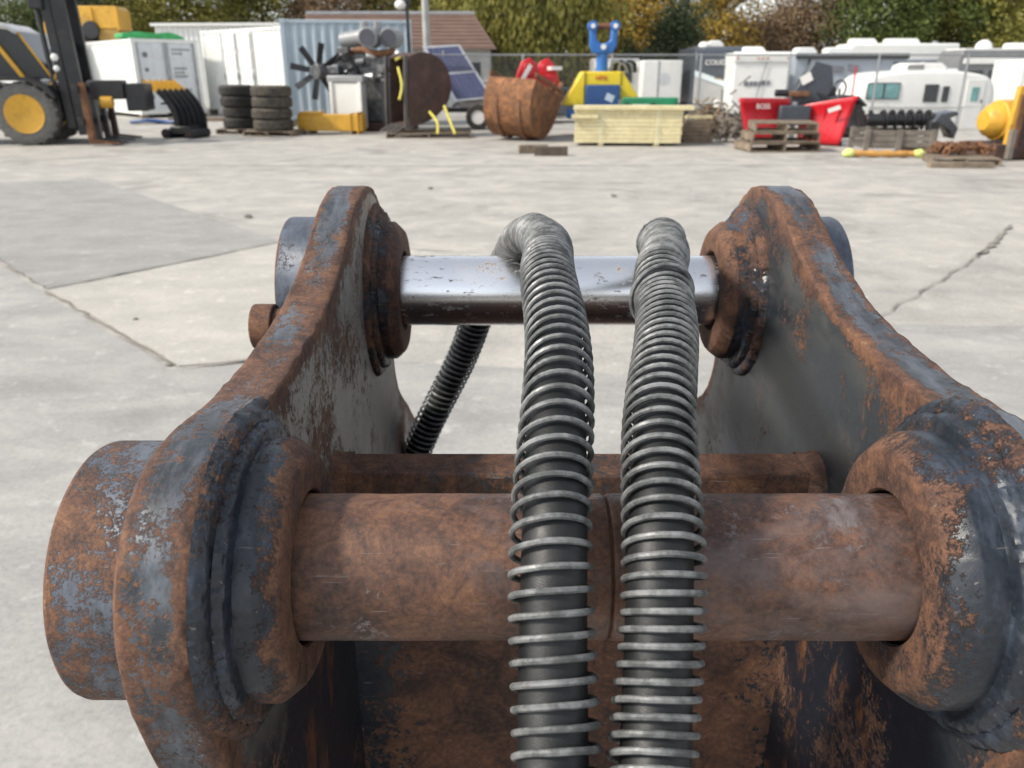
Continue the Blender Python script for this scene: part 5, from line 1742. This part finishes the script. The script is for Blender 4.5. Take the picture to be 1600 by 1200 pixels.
window(tm, 0.02, -0.01, 1.55, 0.48, 0.56)
window(tm, 0.52, -0.01, 1.52, 0.22, 0.50)
dr = MB().box((1.52, -0.012, 1.2), (0.62, 0.03, 1.55)).build('door', RVWHITE, tm, bevel=0.08, seg=4)
MB().box((1.52, -0.035, 1.52), (0.26, 0.02, 0.44)).build('door_window', GLASSTEAL, dr, bevel=0.04)
MB().box((1.78, -0.04, 1.3), (0.04, 0.03, 0.1)).build('handle', BLACK, dr)
MB().box((0.95, -0.015, 0.82), (0.42, 0.03, 0.42)).build('locker_door', pm('belt_grey2', (0.68, 0.69, 0.68), 0.4), tm, bevel=0.02)
MB().prism([(-0.75, 2.2), (-0.7, 2.42), (-0.5, 2.5), (0.55, 2.5), (0.75, 2.38), (0.75, 2.2)], 0.55, 1.5).build('air_conditioner', RVWHITE, tm, bevel=0.05)
MB().box((-0.35, 0.54, 2.36), (0.55, 0.02, 0.14)).build('vent', pm('vent_grey', (0.2, 0.2, 0.19), 0.6), tm)
MB().box((0.9, 0.9, 2.27), (0.6, 0.5, 0.1)).build('roof_hatch', RVWHITE, tm, bevel=0.03)
for x in (-0.3,):
    rv_wheel(tm, x, 0.1, 0.34)
    rv_wheel(tm, x, 1.9, 0.34)
MB().bar((2.2, 0.5, 0.5), (3.2, 1.0, 0.45), 0.08).build('drawbar', BLACK, tm)

# small enclosed trailers and cars behind the yellow driver
tg = thing('cargo_trailer', 'white box trailer with a faint round emblem above the green box', 'trailer', at(1030, 40, -0.6), 0, 'caravans and motorhomes')
MB().box((0, 1.6, 1.75), (1.95, 3.4, 2.0)).build('body', RVWHITE, tg, bevel=0.05)
MB().cyl((0.1, -0.09, 1.9), (0.1, -0.11, 1.9), 0.3, n=24).build('emblem', pm('faint_grey', (0.6, 0.62, 0.64), 0.5), tg)
MB().box((-0.2, -0.11, 1.75), (0.06, 0.03, 1.95)).build('door_seam', GALV, tg)
MB().box((0, -0.12, 0.68), (1.95, 0.08, 0.18)).build('bumper', BLACK, tg)
for x in (-0.8, 0.8):
    rv_wheel(tg, x, 2.0, 0.36)
th_ = thing('pickup_camper', 'grey caravan with a dark window left of the emblem trailer', 'caravan', at(960, 41, -0.6), 0, 'caravans and motorhomes')
MB().box((0, 1.2, 1.75), (2.3, 2.3, 2.2)).build('body', pm('silver_gel_coat', (0.44, 0.44, 0.43)), th_, bevel=0.06)
window(th_, 0.55, 0.03, 1.95, 0.5, 0.45)
MB().box((0, 0.03, 2.55), (2.2, 0.08, 0.3)).build('trim', RVWHITE, th_)
for x in (-0.6, 0.4):
    rv_wheel(th_, x, 0.15, 0.34)


def car(label, px, d, rz, col, z=-0.6, suv=0.0):
    c_ = thing('parked_car', label, 'car', at(px, d, z), rz, 'cars parked beyond the fence')
    MB().prism([(-2.2, 0.35), (-2.25, 0.8), (-2.0, 0.95), (2.0, 1.0), (2.25, 0.85), (2.2, 0.35)], -0.88, 0.88).build('body', col, c_, bevel=0.08, seg=3)
    MB().prism([(-1.5, 0.95), (-0.75, 1.48 + suv), (0.95 + suv, 1.50 + suv), (1.75 + suv * 0.6, 0.98)], -0.78, 0.78).build('cabin', GLASSDK, c_, bevel=0.06, seg=3)
    MB().prism([(-0.72, 1.47 + suv), (-0.6, 1.53 + suv), (0.85 + suv, 1.55 + suv), (0.98 + suv, 1.49 + suv)], -0.74, 0.74).build('roof', col, c_, bevel=0.03)
    for x in (-0.1, 0.85):
        MB().bar((x, -0.785, 0.95), (x - 0.05, -0.785, 1.48 + suv), 0.06, 0.03).build('pillar', col, c_)
    for x in (-1.4, 1.4):
        for y in (-0.8, 0.8):
            rv_wheel(c_, x, y, 0.33)
    for y in (-0.6, 0.6):
        MB().box((-2.22, y, 0.75), (0.08, 0.3, 0.14)).build('headlight', RVWHITE, c_, bevel=0.02)
    return c_


car('dark sedan parked behind the yellow driver', 880, 38, 0.1, RVDARK)
car('tall pale green car left of the dark sedan', 800, 43, 0.2, pm('pale_green_paint', (0.24, 0.30, 0.28), 0.3), suv=0.3)
car('silver car right of the solar panels', 765, 37, 0.0, pm('silver_paint', (0.42, 0.44, 0.45), 0.3, metal=0.4), z=-0.3)
car('white car far behind the orange bucket', 848, 48, -0.2, RVWHITE, suv=0.35)

# ------------------------------------------------------------------ trees
BARK = pm('bark', (0.085, 0.068, 0.052), 0.95, var=0.4, scale=5, bump=0.5)


def leafmat(name, a, b, c_):
    t = NT(name)
    oi = t.n('ShaderNodeObjectInfo')
    n_ = t.noise(0.9, 4, 0.7)
    n2 = t.noise(9, 2, 0.5)
    q = t.math('ADD', t.math('MULTIPLY', n_, 0.65), t.math('MULTIPLY', n2, 0.35))
    t.set('Base Color', t.ramp(q, [(0.36, a), (0.5, b), (0.64, c_)]))
    t.set('Roughness', 0.7)
    t.set('Specular IOR Level', 0.35)
    return t.m


LEAF = {
    'olive': leafmat('olive_leaves', (0.088, 0.095, 0.020), (0.182, 0.176, 0.038), (0.311, 0.263, 0.054)),
    'green': leafmat('green_leaves', (0.047, 0.074, 0.019), (0.101, 0.135, 0.034), (0.176, 0.203, 0.047)),
    'dark': leafmat('dark_evergreen', (0.024, 0.041, 0.019), (0.046, 0.070, 0.030), (0.081, 0.108, 0.043)),
    'yellow': leafmat('yellow_leaves', (0.176, 0.121, 0.024), (0.338, 0.230, 0.041), (0.486, 0.324, 0.054)),
    'brown': leafmat('brown_leaves', (0.115, 0.074, 0.043), (0.203, 0.135, 0.078), (0.297, 0.203, 0.115)),
}


def tree(label, px, d, h, r, kind, seed, dens=1.0, base=0.12, droop=0.0, name='tree', leaf=0.20, trunk=0.28, z=-0.6):
    rr = random.Random(seed)
    T_ = thing(name, label, 'tree', at(px, d, z), rr.uniform(0, 6), 'trees behind the yard')
    tk = MB()
    path = [Vector((0, 0, -0.2)), Vector((rr.uniform(-.2, .2), rr.uniform(-.2, .2), h * 0.3)), Vector((rr.uniform(-.4, .4), rr.uniform(-.4, .4), h * 0.6)), Vector((rr.uniform(-.4, .4), 0, h * 0.9))]
    path = catmull(path, 6)
    tk.tube(path, lambda i: trunk * (1 - 0.85 * i / len(path)), 10)
    tips = []
    for k in range(16):
        i = rr.randint(4, len(path) - 3)
        a = rr.uniform(0, 2 * PI)
        ln = r * rr.uniform(0.55, 0.95)
        p0 = path[i]
        p1 = p0 + Vector((math.cos(a) * ln * 0.5, math.sin(a) * ln * 0.5, ln * rr.uniform(0.2, 0.5)))
        p2 = p0 + Vector((math.cos(a) * ln, math.sin(a) * ln, ln * rr.uniform(0.1, 0.8) - droop))
        lp_ = catmull([p0, p1, p2], 4)
        tk.tube(lp_, lambda i, t0=trunk * 0.4: t0 * (1 - 0.8 * i / 9), 6)
        tips += lp_[4:]
        for q in range(3):
            b_ = lp_[rr.randint(3, len(lp_) - 1)]
            e_ = b_ + Vector((rr.uniform(-1, 1), rr.uniform(-1, 1), rr.uniform(-0.2, 1) - droop)) * ln * 0.35
            tk.tube([b_, b_.lerp(e_, 0.5) + Vector((0, 0, 0.05)), e_], 0.03, 4)
            tips.append(e_)
    tk.build('trunk', BARK, T_)
    cr = MB()
    cz = h * (base + 1) / 2
    rz_ = h * (1 - base) / 2
    ncl = int(190 * dens)
    v, f = [], []
    for k in range(ncl):
        if k % 3 == 0 and tips:
            c_ = rr.choice(tips) + Vector((rr.gauss(0, .3), rr.gauss(0, .3), rr.gauss(0, .3)))
        else:
            while True:
                u = Vector((rr.uniform(-1, 1), rr.uniform(-1, 1), rr.uniform(-1, 1)))
                if 0.25 < u.length < 1:
                    break
            taper = 1.0 if droop or kind != 'dark' else (1.0 - 0.35 * u.z)
            c_ = Vector((u.x * r * taper, u.y * r * taper, cz + u.z * rz_))
            c_ += Vector((noise.noise(c_ * 0.5), noise.noise(c_ * 0.5 + Vector((9, 0, 0))), noise.noise(c_ * 0.5 + Vector((0, 9, 0))))) * r * 0.35
        sg_ = rr.uniform(0.25, 0.55) * r / 3.0 + 0.1
        for q in range(rr.randint(34, 60)):
            p_ = c_ + Vector((rr.gauss(0, sg_), rr.gauss(0, sg_), rr.gauss(0, sg_ * (0.75 + droop)) - (droop * abs(rr.gauss(0, 0.6)))))
            if p_.z < 0.1:
                p_.z = 0.1 + rr.random() * 0.4
            s_ = leaf * rr.uniform(0.55, 1.25)
            a = Vector((rr.gauss(0, 1), rr.gauss(0, 1), rr.gauss(0, 0.7))).normalized()
            b_ = a.cross(Vector((rr.gauss(0, 1), rr.gauss(0, 1), rr.gauss(0, 1)))).normalized()
            if droop:
                a = (a * 0.35 + Vector((0, 0, -1))).normalized()
                b_ = a.cross(Vector((rr.gauss(0, 1), rr.gauss(0, 1), 0))).normalized()
                a *= 1.7
            i0 = len(v)
            v += [p_ - a * s_ * 0.5, p_ + b_ * s_ * 0.32, p_ + a * s_ * 0.5, p_ - b_ * s_ * 0.32]
            f.append((i0, i0 + 1, i0 + 2, i0 + 3))
    me = bpy.data.meshes.new('crown')
    me.from_pydata(v, [], f)
    me.materials.append(LEAF[kind])
    inst(me, 'crown', T_)
    return T_


tree('big drooping olive green willow behind the orange bucket', 843, 47, 11, 4.0, 'olive', 1, 3.0, 0.16, 0.55, leaf=0.21, trunk=0.42)
tree('second willow behind the house, left of the big drooping one', 735, 64, 11, 3.4, 'olive', 2, 1.9, 0.2, 0.4, leaf=0.24, z=0)
tree('dark round evergreen right of the blue yoke', 1052, 50, 6.2, 1.75, 'dark', 3, 2.0, 0.05, name='evergreen_tree', leaf=0.17)
tree('low dark evergreen shrub tree right behind the blue yoke', 985, 47, 3.6, 1.6, 'dark', 4, 1.3, 0.02, name='evergreen_tree', leaf=0.16)
tree('orange yellow autumn tree above the blue yoke', 985, 60, 10, 3.6, 'yellow', 5, 2.4, leaf=0.25)
tree('brown green tree between the willow and the orange tree', 925, 62, 11, 3.2, 'brown', 6, 2.2, leaf=0.24)
tree('yellow green slim tree right of the dark evergreen', 1112, 58, 9, 2.8, 'yellow', 7, 1.7, leaf=0.22)
tree('bare looking brown tree behind the ribbed trailer', 1185, 62, 6.3, 2.9, 'brown', 8, 1.9, leaf=0.20)
tree('brown bushy tree left of the leaning pole', 1245, 64, 8.5, 3.3, 'brown', 9, 2.3, leaf=0.24)
tree('green tree right of the leaning pole', 1345, 62, 11, 3.7, 'green', 10, 2.6, leaf=0.26)
tree('olive tree behind the long white motorhome', 1430, 66, 12, 3.9, 'olive', 11, 2.6, leaf=0.27)
tree('dark green tree above the satellite dome', 1512, 64, 12, 3.7, 'green', 12, 2.6, leaf=0.26)
tree('olive tree at the far right edge', 1595, 60, 12, 3.7, 'olive', 13, 2.6, leaf=0.26)
tree('olive bushy tree above the long shed', 300, 64, 8.5, 3.9, 'olive', 14, 2.7, z=0, leaf=0.26)
tree('yellow olive tree above the placarded container', 215, 67, 9, 3.6, 'olive', 15, 2.4, z=0, leaf=0.26)
tree('thin dark tree behind the forklift cab', 45, 56, 7, 2.7, 'green', 16, 1.1, z=0, leaf=0.19)
tree('dark tree behind the forklift mast', 125, 60, 8, 3.2, 'dark', 17, 1.9, z=0, leaf=0.24)
tree('sparse green tree at the far left edge', -35, 62, 7, 3.2, 'green', 18, 0.9, z=0)
tree('brown tree above the grey blue container', 535, 68, 9.5, 3.7, 'brown', 19, 2.2, z=0, leaf=0.26)
tree('olive tree left of the grey utility pole', 625, 70, 11, 3.8, 'olive', 20, 2.5, z=0, leaf=0.27)
tree('olive brown tree above the white side door container', 420, 68, 8.5, 3.6, 'olive', 21, 2.2, z=0, leaf=0.26)

# far hedge of trees closing the view: one mass
rr = random.Random(77)
v, f = [], []
for k in range(45000):
    x = rr.uniform(-75, 75)
    top = 3.6 + 1.8 * noise.noise(Vector((x * 0.11, 3, 0))) + 1.2 * noise.noise(Vector((x * 0.4, 7, 0)))
    p_ = Vector((x, 82 + rr.gauss(0, 2), -0.5 + top * rr.random() ** 0.8))
    s_ = rr.uniform(0.25, 0.6)
    a = Vector((rr.gauss(0, 1), rr.gauss(0, 1), rr.gauss(0, 1))).normalized()
    b_ = a.cross(Vector((rr.gauss(0, 1), rr.gauss(0, 1), rr.gauss(0, 1)))).normalized()
    i0 = len(v)
    v += [p_ - a * s_ * 0.5, p_ + b_ * s_ * 0.35, p_ + a * s_ * 0.5, p_ - b_ * s_ * 0.35]
    f.append((i0, i0 + 1, i0 + 2, i0 + 3))
me = bpy.data.meshes.new('treeline')
me.from_pydata(v, [], f)
me.materials.append(leafmat('far_leaves', (0.07, 0.075, 0.035), (0.13, 0.12, 0.06), (0.20, 0.165, 0.085)))
o = bpy.data.objects.new('treeline', me)
COL.objects.link(o)
struct(o, 'stuff')
o['label'] = 'far hedge of trees closing the view behind the yard'
